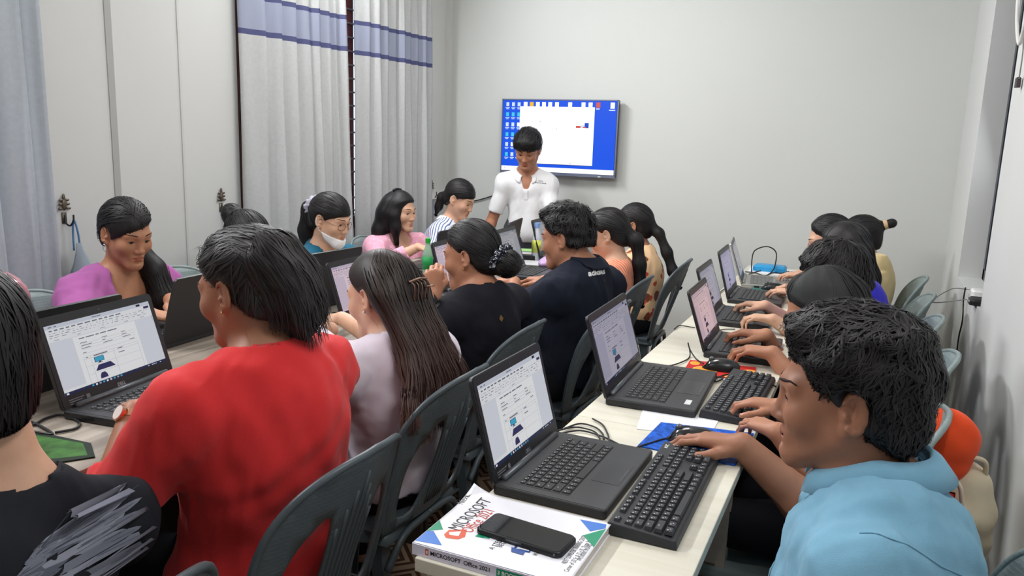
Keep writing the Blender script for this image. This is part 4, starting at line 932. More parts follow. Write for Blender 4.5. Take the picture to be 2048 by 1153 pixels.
# ------------------------------------------------------------------ materials of people
def skin(name, rgb, dark=None):
    m = mat('skin '+name, rgb, .48, .35, var=.06, vscale=25, bump=.12, bscale=700, sss=.12)
    return [m, mat('lips '+name, (rgb[0]*.95, rgb[1]*.80, rgb[2]*.80), .42, .35), mat('nail '+name, (min(255, rgb[0]*1.18), rgb[1]*1.10, rgb[2]*1.10), .3, .5)]
SK_A = skin('tan', (170, 120, 92)); SK_B = skin('warm brown', (170, 118, 92)); SK_C = skin('light', (204, 160, 134)); SK_D = skin('brown', (156, 107, 83))
def hairmat(name, rgb, rgb2, tip=None, z0=.72, z1=1.0):
    m = mat('hair '+name, rgb, .36, .5); nt = m.node_tree; N = nt.nodes; b = bsdf(m); g = N.new('ShaderNodeNewGeometry'); mx = N.new('ShaderNodeMix'); mx.data_type = 'RGBA'
    mx.inputs[6].default_value = lin(rgb); mx.inputs[7].default_value = lin(rgb2); nt.links.new(g.outputs['Random Per Island'], mx.inputs[0]); nt.links.new(mx.outputs[2], b.inputs['Base Color'])
    if tip:
        tc = N.new('ShaderNodeTexCoord'); sp = N.new('ShaderNodeSeparateXYZ'); mr = N.new('ShaderNodeMapRange'); m2 = N.new('ShaderNodeMix'); m2.data_type = 'RGBA'
        nt.links.new(tc.outputs['Object'], sp.inputs[0]); nt.links.new(sp.outputs[2], mr.inputs[0]); mr.inputs[1].default_value = z0; mr.inputs[2].default_value = z1; m2.inputs[6].default_value = lin(tip)
        nt.links.new(mr.outputs[0], m2.inputs[0]); nt.links.new(mx.outputs[2], m2.inputs[7]); nt.links.new(m2.outputs[2], b.inputs['Base Color'])
    b.inputs['Roughness'].default_value = .5; b.inputs['Specular IOR Level'].default_value = .32; return m
H_BLK = hairmat('black', (17, 16, 18), (34, 31, 32)); H_SOFT = hairmat('soft black', (28, 25, 26), (50, 45, 46)); H_BRN = hairmat('brown', (30, 25, 25), (62, 50, 46), (92, 64, 56), .74, 1.02); H_GRN = hairmat('dull black', (24, 26, 26), (40, 42, 41)); bsdf(H_GRN).inputs['Roughness'].default_value = .65
EYEW = mat('eye white', (214, 208, 202), .25, .5); EYED = mat('dark iris', (26, 16, 12), .12, .6); BROW = mat('eyebrow', (50, 38, 34), .7, .2); LASH = mat('lash', (18, 14, 14), .6, .2)
GOLD = mat('gold', (206, 160, 110), .25, .5, .9); ROSE = mat('rose gold', (214, 160, 130), .22, .5, .9); SILV = mat('silver', (206, 206, 210), .2, .5, .9); PEARL = mat('pearl', (236, 230, 222), .2, .5); BLKM = mat('matte black strap', (28, 29, 34), .5)
def cloth(name, rgb, bump=.25, var=.03, rough=.85, scale=700): return mat('cloth '+name, rgb, rough, .2, var=var if max(rgb) > 70 else 0, vscale=12, bump=bump, bscale=scale, sheen=.12 if max(rgb) > 70 else .0)
def stripes(name, c1, c2, axis, period, duty=.5, c3=None):
    m = cloth(name, c1); nt = m.node_tree; N = nt.nodes; b = bsdf(m); tc = N.new('ShaderNodeTexCoord'); d = N.new('ShaderNodeVectorMath'); d.operation = 'DOT_PRODUCT'; d.inputs[1].default_value = nrm(axis)
    nt.links.new(tc.outputs['Object'], d.inputs[0]); a = N.new('ShaderNodeMath'); a.operation = 'DIVIDE'; a.inputs[1].default_value = period; nt.links.new(d.outputs['Value'], a.inputs[0])
    f = N.new('ShaderNodeMath'); f.operation = 'FRACT'; nt.links.new(a.outputs[0], f.inputs[0]); g = N.new('ShaderNodeMath'); g.operation = 'GREATER_THAN'; g.inputs[1].default_value = duty; nt.links.new(f.outputs[0], g.inputs[0])
    mx = N.new('ShaderNodeMix'); mx.data_type = 'RGBA'; mx.inputs[6].default_value = lin(c1); mx.inputs[7].default_value = lin(c2); nt.links.new(g.outputs[0], mx.inputs[0]); nt.links.new(mx.outputs[2], b.inputs['Base Color']); return m
def spots(name, c1, c2, scale, th, c3=None, s2=None):
    m = cloth(name, c1); nt = m.node_tree; N = nt.nodes; b = bsdf(m); tc = N.new('ShaderNodeTexCoord'); last = None
    for cc, sc, t in ((c2, scale, th), (c3, s2, th*.8)):
        if cc is None: continue
        v = N.new('ShaderNodeTexVoronoi'); v.inputs['Scale'].default_value = sc; v.inputs['Randomness'].default_value = .9; ns = N.new('ShaderNodeTexNoise'); ns.inputs['Scale'].default_value = sc*2.5
        ad = N.new('ShaderNodeVectorMath'); ad.operation = 'MULTIPLY_ADD'; ad.inputs[1].default_value = (.03, .03, .03); nt.links.new(tc.outputs['Object'], ns.inputs['Vector']); nt.links.new(ns.outputs['Color'], ad.inputs[0]); nt.links.new(tc.outputs['Object'], ad.inputs[2]); nt.links.new(ad.outputs[0], v.inputs['Vector'])
        g = N.new('ShaderNodeMath'); g.operation = 'LESS_THAN'; g.inputs[1].default_value = t; nt.links.new(v.outputs['Distance'], g.inputs[0]); mx = N.new('ShaderNodeMix'); mx.data_type = 'RGBA'
        if last: nt.links.new(last.outputs[2], mx.inputs[6])
        else: mx.inputs[6].default_value = lin(c1)
        mx.inputs[7].default_value = lin(cc); nt.links.new(g.outputs[0], mx.inputs[0]); last = mx
    nt.links.new(last.outputs[2], b.inputs['Base Color']); return m
PANTS = cloth('dark trousers', (30, 32, 38)); SHOE = mat('dark sandal', (36, 32, 30), .6)

# ------------------------------------------------------------------ the human builder
HLZ = np.array([-.14, -.095, -.07, -.04, -.01, .02, .045, .068, .088, .14]); HLY = np.array([-.2, -.075, -.055, -.026, .000, .022, .050, .074, .090, .14])
def head_prims(M, c, male, s, openness):
    T = lambda x, y, z: c+M@(np.array([x, y, z])*s)
    R = M; L = []
    A = lambda p, k: L.append(('add', p, k*s)); C = lambda p, k: L.append(('cut', p, k*s))
    A(ell(T(0, -.010, .036), np.array([.0735, .096, .088])*s, R), .01)
    A(ell(T(0, .030, -.022), np.array([.060 if male else .057, .062, .080])*s, R), .03)
    jw = .050 if male else .040
    for q in (-1, 1): A(cap(T(q*jw, .008, -.050), T(q*.012, .072, -.098), .022*s, .016*s), .03)
    A(ell(T(0, .074, -.094), np.array([.024, .020, .020])*s, R), .025)
    for q in (-1, 1):
        A(ell(T(q*.039, .064, -.024), np.array([.024, .023, .024])*s, R), .03)
        A(cap(T(q*.012, .088 if male else .0865, .022), T(q*.042, .076 if male else .0745, .024), .009*s), .022)
        C(ell(T(q*.031, .100 if male else .1025, .001), np.array([.017, .013, .011])*s, R), .016)
    nw = 1.0 if male else .88
    A(cap(T(0, .086, .012), T(0, .102, -.030), .0070*s*nw, .0102*s*nw), .016); A(ell(T(0, .104, -.034), np.array([.010*nw, .0095, .009])*s, R), .008)
    for q in (-1, 1): A(ell(T(q*.0125, .095, -.037), np.array([.0075, .0095, .0075])*s, R), .006)
    A(ell(T(0, .080, -.064), np.array([.026, .016, .018])*s, R), .015)
    A(ell(T(0, .0915, -.0595), np.array([.019, .0075, .0055])*s, R), .006); A(ell(T(0, .0905, -.0705), np.array([.017, .0080, .0062])*s, R), .006)
    C(cap(T(-.016, .0925, -.0655), T(.016, .0925, -.0655), .0020*s), .005); C(ell(T(0, .094, -.080), np.array([.012, .006, .005])*s, R), .008)
    for q in (-1, 1):
        A(ell(T(q*.031, .0775, .001), np.array([.0145, .0125, .0125])*s, R), .006)
        Re = R@np.array([[math.cos(.35), -q*math.sin(.35), 0], [q*math.sin(.35), math.cos(.35), 0], [0, 0, 1.0]])
        A(ell(T(q*(.0765 if male else .0735), -.011, -.002), np.array([.0085, .0200, .034])*(s if male else s*.92), Re), .006); A(ell(T(q*.071, -.002, -.030), np.array([.008, .009, .011])*s, R), .006)
        ex_, sc_ = (.0, 1.0) if male else (.003, .92)
        C(ell(T(q*(.0860-ex_), -.007, .003), np.array([.0085, .0125, .022])*s*sc_, Re), .003)
        rim = [T(q*(.0835-ex_), -.011-.0165*math.cos(a)*sc_, .000+.030*math.sin(a)*sc_) for a in np.linspace(-2.2, 2.6, 9)]
        for i in range(8): A(cap(rim[i], rim[i+1], .0034*s), .003)
        A(cap(T(q*(.081-ex_), -.012, -.012), T(q*(.081-ex_), -.014, .012), .0030*s), .004); A(ell(T(q*.077, .000, -.008), np.array([.006, .005, .007])*s, R), .004)
        if openness > 0: C(ell(T(q*.031, .090, -.0010), np.array([.0130, .012, .0066*openness])*s, R), .002)
    return L
POSE = {'type': (24, 40, 26, 8), 'mouse': (16, 26, 16, 14), 'fist': (70, 88, 55, 0), 'rest': (14, 22, 14, 6), 'point': (10, 25, 12, 8)}
def hand_prims(W, R, pose, s):
    T = lambda v: W+R@(np.asarray(v, float)*s); L = []; tips = []
    mc = [(.027, .086, .002), (.0095, .092, .004), (-.0095, .087, .003), (-.027, .077, -.001)]; ln = [(.041, .025, .019), (.046, .029, .020), (.042, .027, .020), (.033, .020, .018)]
    for (x, y, z) in mc: L.append((cap(T((x*.35, .004, 0)), T((x, y, z)), .0165*s, .0108*s), .012*s))
    L.append((ell(T((.012, .035, -.006)), np.array([.022, .032, .014])*s, R), .012*s))
    a1, a2, a3, spr = POSE[pose]
    for i in range(4):
        p = np.array(mc[i], float); sp = math.radians((1.2-i)*spr*.6); ang = math.radians(a1+(i-1.5)*3); r0 = .0092-.0006*abs(i-1)-(.001 if i == 3 else 0)
        for j, l in enumerate(ln[i]):
            d = np.array([math.sin(sp)*math.cos(ang), math.cos(sp)*math.cos(ang), -math.sin(ang)]); q = p+d*l
            L.append((cap(T(p), T(q), (r0-.0009*j)*s, (r0-.0009*(j+1))*s), .0035*s)); last = (p, q, ang)
            if j < 2: L.append((ell(T(q), np.array([1, 1, 1])*(r0-.0009*j)*1.03*s, R), .003*s))
            p = q; ang += math.radians((a2, a3, 0)[j])
        d = nrm(last[1]-last[0]); up = np.cross(np.array([1, 0, 0]), d); up = up if up[2] > 0 else -up; tips.append(T(last[1]-d*.001+up*.0062))
    if pose == 'fist': th = [(.020, .020, -.008), (.043, .050, -.020), (.036, .074, -.036), (.016, .086, -.044)]
    else: th = [(.020, .020, -.008), (.047, .052, -.014), (.058, .082, -.022), (.056, .106, -.030)]
    rr = [.0135, .0115, .0098, .0078]
    for j in range(3): L.append((cap(T(th[j]), T(th[j+1]), rr[j]*s, rr[j+1]*s), .006*s))
    tips.append(T(np.array(th[3])+np.array((.002, -.004, .0072))))
    return L, tips
def ik(S, W, a, b, hint):
    d = W-S; L = np.linalg.norm(d)
    if L > (a+b)*.995: k = L/((a+b)*.995); a *= k; b *= k; ST.append(round(k, 2)); print('stretch', round(k, 2), np.round(S, 2), np.round(W, 2))
    u = d/L; x = (a*a-b*b+L*L)/(2*L); h = math.sqrt(max(0, a*a-x*x)); n = hint-u*(hint@u); return S+u*x+nrm(n)*h
ST = []
def ribbons(pts, nr, wd, taper=.15):
    """pts (S, N, 3) strand paths with normals nr: shallow roof shaped hair locks"""
    S, N, _ = pts.shape; d = np.gradient(pts, axis=0); sd = np.cross(d, nr); sd /= np.maximum(1e-9, np.linalg.norm(sd, axis=2, keepdims=True))
    t = np.linspace(0, 1, S)[:, None]; prof = np.minimum(1, .45+t*4)*np.minimum(1, taper+(1-t)*2.6); w_ = (wd[None, :]*prof)[:, :, None]
    a = pts-sd*w_; b = pts+nr*w_*.28; c = pts+sd*w_; V = np.stack([a, b, c], 2).transpose(1, 0, 2, 3).reshape(-1, 3)
    base = (np.arange(N)*S*3)[:, None]+(np.arange(S-1)*3)[None, :]
    Q = np.concatenate([np.stack([base, base+1, base+4, base+3], 2).reshape(-1, 4), np.stack([base+1, base+2, base+5, base+4], 2).reshape(-1, 4)])
    return V, Q
def trace(G, seeds, flow, steps, step, off, noise, lift, R, free=1.0, wave=0.0):
    p = seeds.copy(); P = []; NN = []; N = len(p); ph = R.random(N)*6.3; ns = R.normal(size=(N, 3))*noise; offs = off*(.2+R.random(N)); g = G.grad(p)
    for i in range(steps):
        t = i/steps; n = G.grad(p); f = flow(p)
        f = f/np.maximum(1e-9, np.linalg.norm(f, axis=1, keepdims=True))+ns
        if wave: f = f+np.cross(f, n)*(np.sin(ph+i*.9)*wave)[:, None]
        if t < free: f = f-n*(f*n).sum(1)[:, None]
        f = f/np.maximum(1e-6, np.linalg.norm(f, axis=1, keepdims=True))
        q = p if i == 0 else p+f*step; d = G.sample(q)
        if t < free: q = q-n*(np.clip(d-offs-lift*t*t, -.02, .02))[:, None]
        else: q = q-n*(np.minimum(d-offs, 0))[:, None]*.7
        P.append(q); NN.append(n); p = q
    return np.array(P), np.array(NN)

PEOPLE = {}
def person(label, xy, yaw, hc, hyaw, hpitch, hroll=0, sex='f', res=.006, pelz=.54, girth=1.0, skinm=SK_B, hairm=H_BLK, hair='short', hp={}, shirt=None, sleeve=.5, neck='crew', L=None, R=None, nfo=.045, nup=.165, shw=None, hs=None, stand=False, pants=PANTS, eyes=0.6, wr=.003, brow=True, group=None, kx=0.0, name='person', under=None, shd=(0, 0), legout=.12, seed=1, arm_hint=None, sl_loose=.012, face=True, tail=True, nrad=None, drop=.048, fine=.84):
    r_ = np.random.default_rng(seed); male = sex == 'm'; hs = hs or (.965 if male else .91); ls = 1.0 if male else .9
    ya = math.radians(yaw); f = np.array([math.cos(ya), math.sin(ya), 0]); rt = np.array([math.sin(ya), -math.cos(ya), 0]); up = np.array([0, 0, 1.0]); hc = np.asarray(hc, float)
    org = np.array([xy[0], xy[1], 0.0]); root = empty(name, tuple(org)); tag(root, label, 'person', group)
    hy, hpi, hr = math.radians(hyaw), math.radians(hpitch), math.radians(hroll)
    hf = np.array([math.cos(hy)*math.cos(hpi), math.sin(hy)*math.cos(hpi), -math.sin(hpi)]); hrt = np.array([math.sin(hy), -math.cos(hy), 0.0]); hu = np.cross(hrt, hf); hrt, hu = hrt*math.cos(hr)+hu*math.sin(hr), hu*math.cos(hr)-hrt*math.sin(hr)
    M = np.stack([hrt, hf, hu], 1); T = lambda x, y, z: hc+M@(np.array([x, y, z])*hs)
    Pv = np.array([xy[0], xy[1], pelz]); Nk = hc-f*nfo-up*nup*hs+rt*kx; sp = Nk-Pv; sl = np.linalg.norm(sp); su = sp/sl; fp = nrm(f-su*(f@su)); RT = np.stack([rt, fp, su], 1)
    sw = shw or (.168 if male else .146); g = girth
    ch = Pv+sp*.66-fp*.012; be = Pv+sp*.30
    SH = {'L': Nk-rt*sw-up*drop+f*(.012+shd[0]), 'R': Nk+rt*sw-up*drop+f*(.012+shd[1])}
    def torso(o, legs=False):
        q = [(ell(Pv, (np.array([.168, .125, .115])*g*(1 if male else .98)+o), RT), .05), (ell(be, np.array([.140 if male else .128, .108, .16])*g+o, RT), .06), (ell(ch, np.array([.152 if male else .134, .108, .165*sl/.45])*g+o, RT), .06),
             (cap(SH['L']-up*.012, SH['R']-up*.012, .056*ls+o), .05)]
        for k in 'LR': q.append((cap(Nk+up*.006-f*.01, SH[k]+up*.004, (.046*ls+o), (.044*ls+o)), .05))
        if not male:
            for q_ in (-1, 1): q.append((ell(ch+rt*q_*.062*g+fp*.088*g-su*.02, np.array([.058, .05, .058])*g+o, RT), .05))
        return q
    arms = {}
    la, lb = (.285, .245) if male else (.262, .225)
    for k, spec in (('L', L), ('R', R)):
        if spec is None:                                            # hanging or resting arm
            W = SH[k]+(-up*(.44 if stand else .30))+f*(.06 if stand else .28)+(rt if k == 'R' else -rt)*(.07 if stand else .03); spec = (W, (f*.2-up) if stand else (f-up*.25), 'rest')
        W = np.asarray(spec[0], float); fd = nrm(spec[1]); hint = np.asarray(spec[3], float) if len(spec) > 3 and spec[3] is not None else (-up*1.0+(rt if k == 'R' else -rt)*.35-f*.3); E = ik(SH[k], W, la, lb, hint)
        dz = np.asarray(spec[4], float) if len(spec) > 4 else up; 
        if abs(fd@nrm(dz)) > .9: dz = (rt if k == 'R' else -rt)
        z = nrm(dz-fd*(dz@fd)); x = np.cross(fd, z)*(1 if k == 'L' else -1); arms[k] = (SH[k], E, W, np.stack([x, fd, z], 1), spec[2], fd)
    parts = []; tips = []
    # head and neck, with the top of the chest
    nb = Nk-up*.03; lo = np.minimum(T(0, 0, .13), Nk)-.17; hi = np.maximum(hc, Nk)+.15; lo = np.minimum(lo, hc-.15); lo[2] = min(Nk[2]-(.17 if neck in ('deep', 'v', 'wide', 'collar') else .07), hc[2]-.14)
    G = Grid(lo, hi, res*fine)
    for op, p, k in head_prims(M, hc, male, hs, eyes): (G.add if op == 'add' else G.cut)(p, k)
    nt_ = T(0, -.018, -.045); nr = nrad or (.056 if male else .047)
    G.add(cap(nb-f*.004, nt_, (nr+.004), nr), .03)
    for p, k in torso(-.006)[2:]: G.add(p, k)
    parts.append(G.surface())
    for k in 'LR':
        S, E, W, HR, pose, fd = arms[k]; hl, tp = hand_prims(W, HR, pose, hs*(1.0 if male else .94)); tips += tp
        tipm = W+fd*.2*hs; lo = np.minimum(np.minimum(S, E), np.minimum(W, tipm))-.08; hi = np.maximum(np.maximum(S, E), np.maximum(W, tipm))+.08
        A = Grid(lo, hi, res*fine*.93); q = g**.6*ls
        A.add(cap(S, E, .050*q, .038*q), .02).add(ell(S, np.array([1, 1, 1])*.052*q), .02); mid = E+(W-E)*.28
        A.add(cap(E, mid, .0385*q, .0405*q), .02).add(cap(mid, W+fd*.004, .0405*q, .0255*q), .02)
        for p, kk in hl: A.add(p, kk)
        parts.append(A.surface())
    # trunk and legs below the clothes
    lo = np.minimum(Pv, Nk)-np.array([.35, .35, .0]); hi = np.maximum(Pv, Nk)+.35
    legs = []
    for q in (-1, 1):
        hp_ = Pv+rt*q*.088*g-up*.02
        if stand: kn = hp_+f*.03-up*.42; an = np.array([kn[0]-f[0]*.01, kn[1]-f[1]*.01, .09])
        else: kn = hp_+f*.40*ls+rt*q*.06*(legout/.12)+up*.01; an = np.array([kn[0]+f[0]*.02, kn[1]+f[1]*.02, .09])
        legs.append((hp_, kn, an))
    al = np.array([v for q in legs for v in q]+[an+f*.2 for _, _, an in legs]); lo = np.minimum(al.min(0)-.1, lo); hi = np.maximum(al.max(0)+.1, np.maximum(Nk+.05, Pv+.2)); lo[2] = 0.0-.03; hi[2] = Nk[2]+.06
    B = Grid(lo, hi, .019)
    for p, k in torso(-.008): B.add(p, k)
    for hp_, kn, an in legs:
        B.add(cap(hp_, kn, .074*ls, .050*ls), .04).add(cap(kn, an, .048*ls, .032*ls), .03).add(cap(an-up*.045, an+f*.15-up*.058, .036*ls, .028*ls), .02)
    parts.append(B.surface())
    V, Q = merge(parts); fc = V[Q].mean(1); mi = np.zeros(len(Q), int); hl_ = (fc-hc)@M/hs
    mi[(np.abs(hl_[:, 0]) < .0205-.9*np.maximum(0, np.abs(hl_[:, 2]+.0655)-.002)) & (hl_[:, 1] > .085) & (hl_[:, 2] > -.0775) & (hl_[:, 2] < -.0545)] = 1
    for tp in tips: mi[np.linalg.norm(fc-tp, axis=1) < .0066*hs] = 2
    body = mesh_np('body', V, Q, skinm, root, mi, True, org)
    dm = body.modifiers.new('thin', 'DECIMATE'); dm.ratio = .5
    ctx = dict(root=root, body=body, M=M, T=T, hc=hc, f=f, rt=rt, up=up, Nk=Nk, Pv=Pv, SH=SH, arms=arms, G=G, org=org, hs=hs, su=su, fp=fp, ch=ch, nt=nt_, res=res, RT=RT, nb=nb, nr=nr, r=r_)
    # trousers or long skirt
    Pg = Grid(lo, hi, .015)
    for p, k in torso(.004)[:2]: Pg.add(p, k)
    for hp_, kn, an in legs: Pg.add(cap(hp_, kn, .086*ls, .062*ls), .05).add(cap(kn, an, .062*ls, .05*ls), .03)
    Pg.keep(plane(Pv+su*.13, su)); Pg.wrinkle(.003, 45, seed); V, Q = Pg.surface(); mesh_np('trousers', V, Q, pants, root, None, True, org)
    for _, _, an in (legs if stand or res < .0066 else []):
        m_ = MB(); vs = []; n = 12
        for zz in (0.0, .025):
            for k in range(n):
                a = 2*PI*k/n; c = an+f*(.06+.125*math.cos(a))+rt*.042*math.sin(a)*(1+.2*math.cos(a)); vs.append((c[0]-org[0], c[1]-org[1], zz+.001))
        m_.add(vs, [tuple(range(n))[::-1], tuple(range(n, 2*n))]+[(k, (k+1) % n, n+(k+1) % n, n+k) for k in range(n)]); m_.build('sandal', SHOE, root)
    # shirt
    o = .010; lo = np.minimum(Pv, Nk)-.26; hi = np.maximum(Pv, Nk)+.26
    for k in 'LR': lo = np.minimum(lo, np.minimum(arms[k][0], arms[k][1])-.09); hi = np.maximum(hi, np.maximum(arms[k][0], arms[k][1])+.09)
    if sleeve > 1:
        for k in 'LR': lo = np.minimum(lo, arms[k][2]-.08); hi = np.maximum(hi, arms[k][2]+.08)
    lo[2] = Pv[2]-.12; hi[2] = Nk[2]+.10
    Sg = Grid(lo, hi, res*1.4); q = g**.6*ls
    for p, k in torso(o): Sg.add(p, k)
    for k in 'LR':
        S, E, W, *_ = arms[k]; lo_ = sl_loose
        if sleeve <= 1:
            en = S+(E-S)*sleeve; dr = nrm(E-S); Sg.add(isect(cap(S, E, .053*q+lo_*.8, (.044*q+lo_*1.25)), plane(en, dr)), .028)
        else:
            Sg.add(cap(S, E, .053*q+lo_, .044*q+lo_), .03); en = E+(W-E)*(sleeve-1); dr = nrm(W-E); Sg.add(isect(cap(E, W, .044*q+lo_, .030*q+lo_*1.1), plane(en, dr)), .02)
    if not stand: Sg.keep(plane(Pv-up*.02, -su))
    else: Sg.keep(plane(Pv-up*.06, -su))
    Sg.wrinkle(wr*.75, 50, seed, (1, 1, .35)); Sg.wrinkle(wr*.35, 110, seed+5, (1, 1, .5))
    nk_r = nr+.010
    if neck == 'crew': Sg.cut(cap(nb-f*.0, nt_+up*.06, nk_r+.006, nk_r), .004); Sg.cut(ell(Nk+f*.055+up*.0, np.array([.05, .05, .035]), RT), .006)
    elif neck == 'wide': Sg.cut(cap(nb-f*.0, nt_+up*.06, nk_r+.012, nk_r), .004); Sg.cut(ell(Nk+f*.075+up*.0, np.array([.070, .075, .06]), RT), .008)
    elif neck == 'deep': Sg.cut(cap(nb-f*.0, nt_+up*.06, nk_r+.016, nk_r), .004); Sg.cut(ell(Nk+f*.10-up*.035, np.array([.072, .10, .125]), RT), .006)
    elif neck in ('v', 'collar'): 
        Sg.cut(cap(nb-f*.0, nt_+up*.06, nk_r+.002, nk_r), .004)
        Sg.cut(isect(ell(Nk+f*.09-up*.02, np.array([.055, .09, .14 if neck == 'v' else .075]), RT), lambda x, y, z: np.abs((x-f4(Nk[0]))*f4(rt[0])+(y-f4(Nk[1]))*f4(rt[1]))-f4(.045)-(z-f4(Nk[2]))*f4(.33)), .004)
    V, Q = Sg.surface(); sh = mesh_np('shirt', V, Q, shirt, root, None, True, org); ctx['shirt'] = sh; ctx['Sg'] = Sg
    # face details
    if face:
        for q_ in (-1, 1):
            if eyes > 0:
                m_ = MB(); cc = T(q_*.031, .0765, .001); n1, n2 = 14, 10; gz = nrm(M@np.array([0, 1, -.25])); vs = []; fs = []; ms = []
                for i in range(n2+1):
                    for j in range(n1):
                        a, b = PI*i/n2, 2*PI*j/n1; d = gz*math.cos(a)+(M[:, 0]*math.cos(b)+np.cross(gz, M[:, 0])*math.sin(b))*math.sin(a); vs.append(cc+d*.0116*hs-org)
                for i in range(n2):
                    for j in range(n1): fs.append((i*n1+j, i*n1+(j+1) % n1, (i+1)*n1+(j+1) % n1, (i+1)*n1+j)); ms.append(1 if i < 2 else 0)
                m_.v = [tuple(v) for v in vs]; m_.f = fs; m_.m = ms; m_.build('eye', [EYEW, EYED], root, True)
            us = np.linspace(-.0125, .0125, 9); pl = []
            for u in us:
                zz = (.0066*eyes if eyes > 0 else -.004)*math.sqrt(max(0, 1-(u/.0132)**2))-.001; pl.append(T(q_*.031+u, .0775+.0127*math.sqrt(max(.02, 1-(u/.0150)**2-(zz/.0128)**2)), .001+zz))
            MB().tube([v-org for v in pl], [.0004]+[.0010*hs]*7+[.0004], 6).build('eyelash', LASH, root, True)
            if brow:
                pl = G.project(np.array([T(q_*(.014+.033*t), .094-.022*t*t, .0245+.0045*math.sin(PI*(t*.75+.1))) for t in np.linspace(0, 1, 9)]), .0008); ra = [(.0012+.0016*math.sin(PI*min(1, .15+t)))*(1.0 if male else .75) for t in np.linspace(0, .85, 9)]
                MB().tube([v-org for v in pl], [v*hs for v in ra], 6).build('eyebrow', BROW, root, True)
    if hair: make_hair(ctx, hair, hairm, hp)
    PEOPLE[label] = ctx
    return ctx
def make_hair(c, style, hm, hp):
    """mass of hair as one closed shape plus locks that follow its flow"""
    T, M, hs, org, G0, r_ = c['T'], c['M'], c['hs'], c['org'], c['G'], c['r']; th = hp.get('th', .012); tails = hp.get('tails', []); hc = c['hc']; up = c['up']
    res = hp.get('res', c['res']*.95); pts = [T(x, y, z) for x in (-.12, .12) for y in (-.14, .13) for z in (-.12, .17)]
    for tl in tails:
        for p, ra in tl: pts += [p-ra-.02, p+ra+.02]
    for p, ra in hp.get('blobs', []): pts += [p-ra-.02, p+ra+.02]
    P = np.array(pts); G = Grid(P.min(0)-.02, P.max(0)+.02, res)
    G.add(ell(T(0, -.010, .036), np.array([.0735+th, .096+th, .088+th*hp.get('top', 1.0)])*hs, M), .01)
    G.add(ell(T(0, -.048, -.035), np.array([.058+th*.6, .046+th*.6, .056])*hs, M), .03)
    for (x, y, z, a, b, d) in hp.get('puffs', []): G.add(ell(T(x, y, z), np.array([a, b, d])*hs, M), .02)
    hz = HLZ*1.0; hy = HLY+hp.get('line', 0.0); hyb = hy.copy()
    if 'fringe' in hp: hyb = np.interp(hz, *hp['fringe'])
    def kf(x, y, z):
        q = [(x-f4(hc[0]))*f4(M[0, i])+(y-f4(hc[1]))*f4(M[1, i])+(z-f4(hc[2]))*f4(M[2, i]) for i in range(3)]
        return ((q[1]/f4(hs)-np.interp((q[2]+q[0]*f4(hp.get('part', 0.0)))/hs, hz, hyb).astype(f4))*f4(.7*hs)).astype(f4)
    x_, y_, z_ = G.xyz(); k_ = kf(x_, y_, z_)/f4(.7*hs); tp = hp.get('taper', .028)
    G.D = (G.D+np.maximum(0, f4((th+.002)*hs)+k_*f4((th+.002)*hs/tp))).astype(f4); G.keep(lambda x, y, z: kf(x, y, z)-f4(.004), .006*hs)
    if hp.get('lowcut') is not None: G.keep(plane(T(0, 0, hp['lowcut']), -M[:, 2]), .008)
    if hp.get('ears', True):
        for q in (-1, 1): G.cut(ell(T(q*.090, -.003, -.008), np.array([.026, .029, .043])*hs, M), .006)
    for tl in tails:
        for (a, ra), (b, rb) in zip(tl[:-1], tl[1:]): G.add(cap(a, b, ra, rb), hp.get('tk', .02))
    for p, ra in hp.get('blobs', []): G.add(ell(p, np.ones(3)*ra), .015)
    for cutp in hp.get('cuts', []): G.cut(cutp, .006)
    if hp.get('rough', 0): G.wrinkle(hp['rough'], hp.get('rsc', 150), 3)
    V, Q = G.surface()
    # flow of the locks
    tie = hp.get('tie'); segs = [(a, b, max(ra, rb)) for tl in tails for (a, ra), (b, rb) in zip(tl[:-1], tl[1:])]; crown = T(0, -.03, .13); dn = -up
    def flow(p):
        if style in ('short', 'fluffy'):
            d = p-crown; fwd = M[:, 1]; return d*hp.get('rad', 1.0)+fwd[None, :]*hp.get('fw', .03)+dn[None, :]*.02
        if tie is not None: F = (tie-p); F = F/np.maximum(1e-6, np.linalg.norm(F, axis=1, keepdims=True))
        else:
            d = p-crown; d = d/np.maximum(1e-6, np.linalg.norm(d, axis=1, keepdims=True)); F = d*.8+dn*.9
        best = np.full(len(p), 9.0)
        for a, b, ra in segs:
            ba = b-a; t = np.clip(((p-a)@ba)/(ba@ba), 0, 1); ds = np.linalg.norm(p-a-t[:, None]*ba, axis=1)-ra; m = (ds < best) & (ds < hp.get('grab', .012)); best = np.where(m, ds, best); F[m] = nrm(ba)
        return F
    n = int(hp.get('n', 700)*(1.0 if c['res'] < .0052 else .72)); sel = r_.integers(0, len(V), n*2); s0 = V[sel]; ht = (s0-hc)@M/hs
    if 'seedmax' in hp: s0 = s0[ht[:, 2] > hp['seedmax']]
    s0 = s0[:n]; wd = (hp.get('w', .0022)*(.5+r_.random(len(s0))))
    P_, N_ = trace(G, s0, flow, hp.get('steps', 12), hp.get('step', .010), hp.get('off', .0025), hp.get('noise', .12), hp.get('lift', .0), r_, hp.get('free', 1.0), hp.get('wave', 0))
    lc = (P_-hc)@M/hs; bad = np.zeros(len(s0), bool)
    if hp.get('ears', True): bad |= ((np.abs(lc[..., 0]) > .055) & (((lc[..., 1]+.004)/.030)**2+((lc[..., 2]+.008)/.043)**2 < 1)).any(0)
    bad |= ((lc[..., 1] > np.interp(lc[..., 2]+lc[..., 0]*hp.get('part', 0.0), hz, hyb)+hp.get('spill', .02)) & (lc[..., 2] > -.13)).any(0)
    P_, N_, wd = P_[:, ~bad], N_[:, ~bad], wd[~bad]
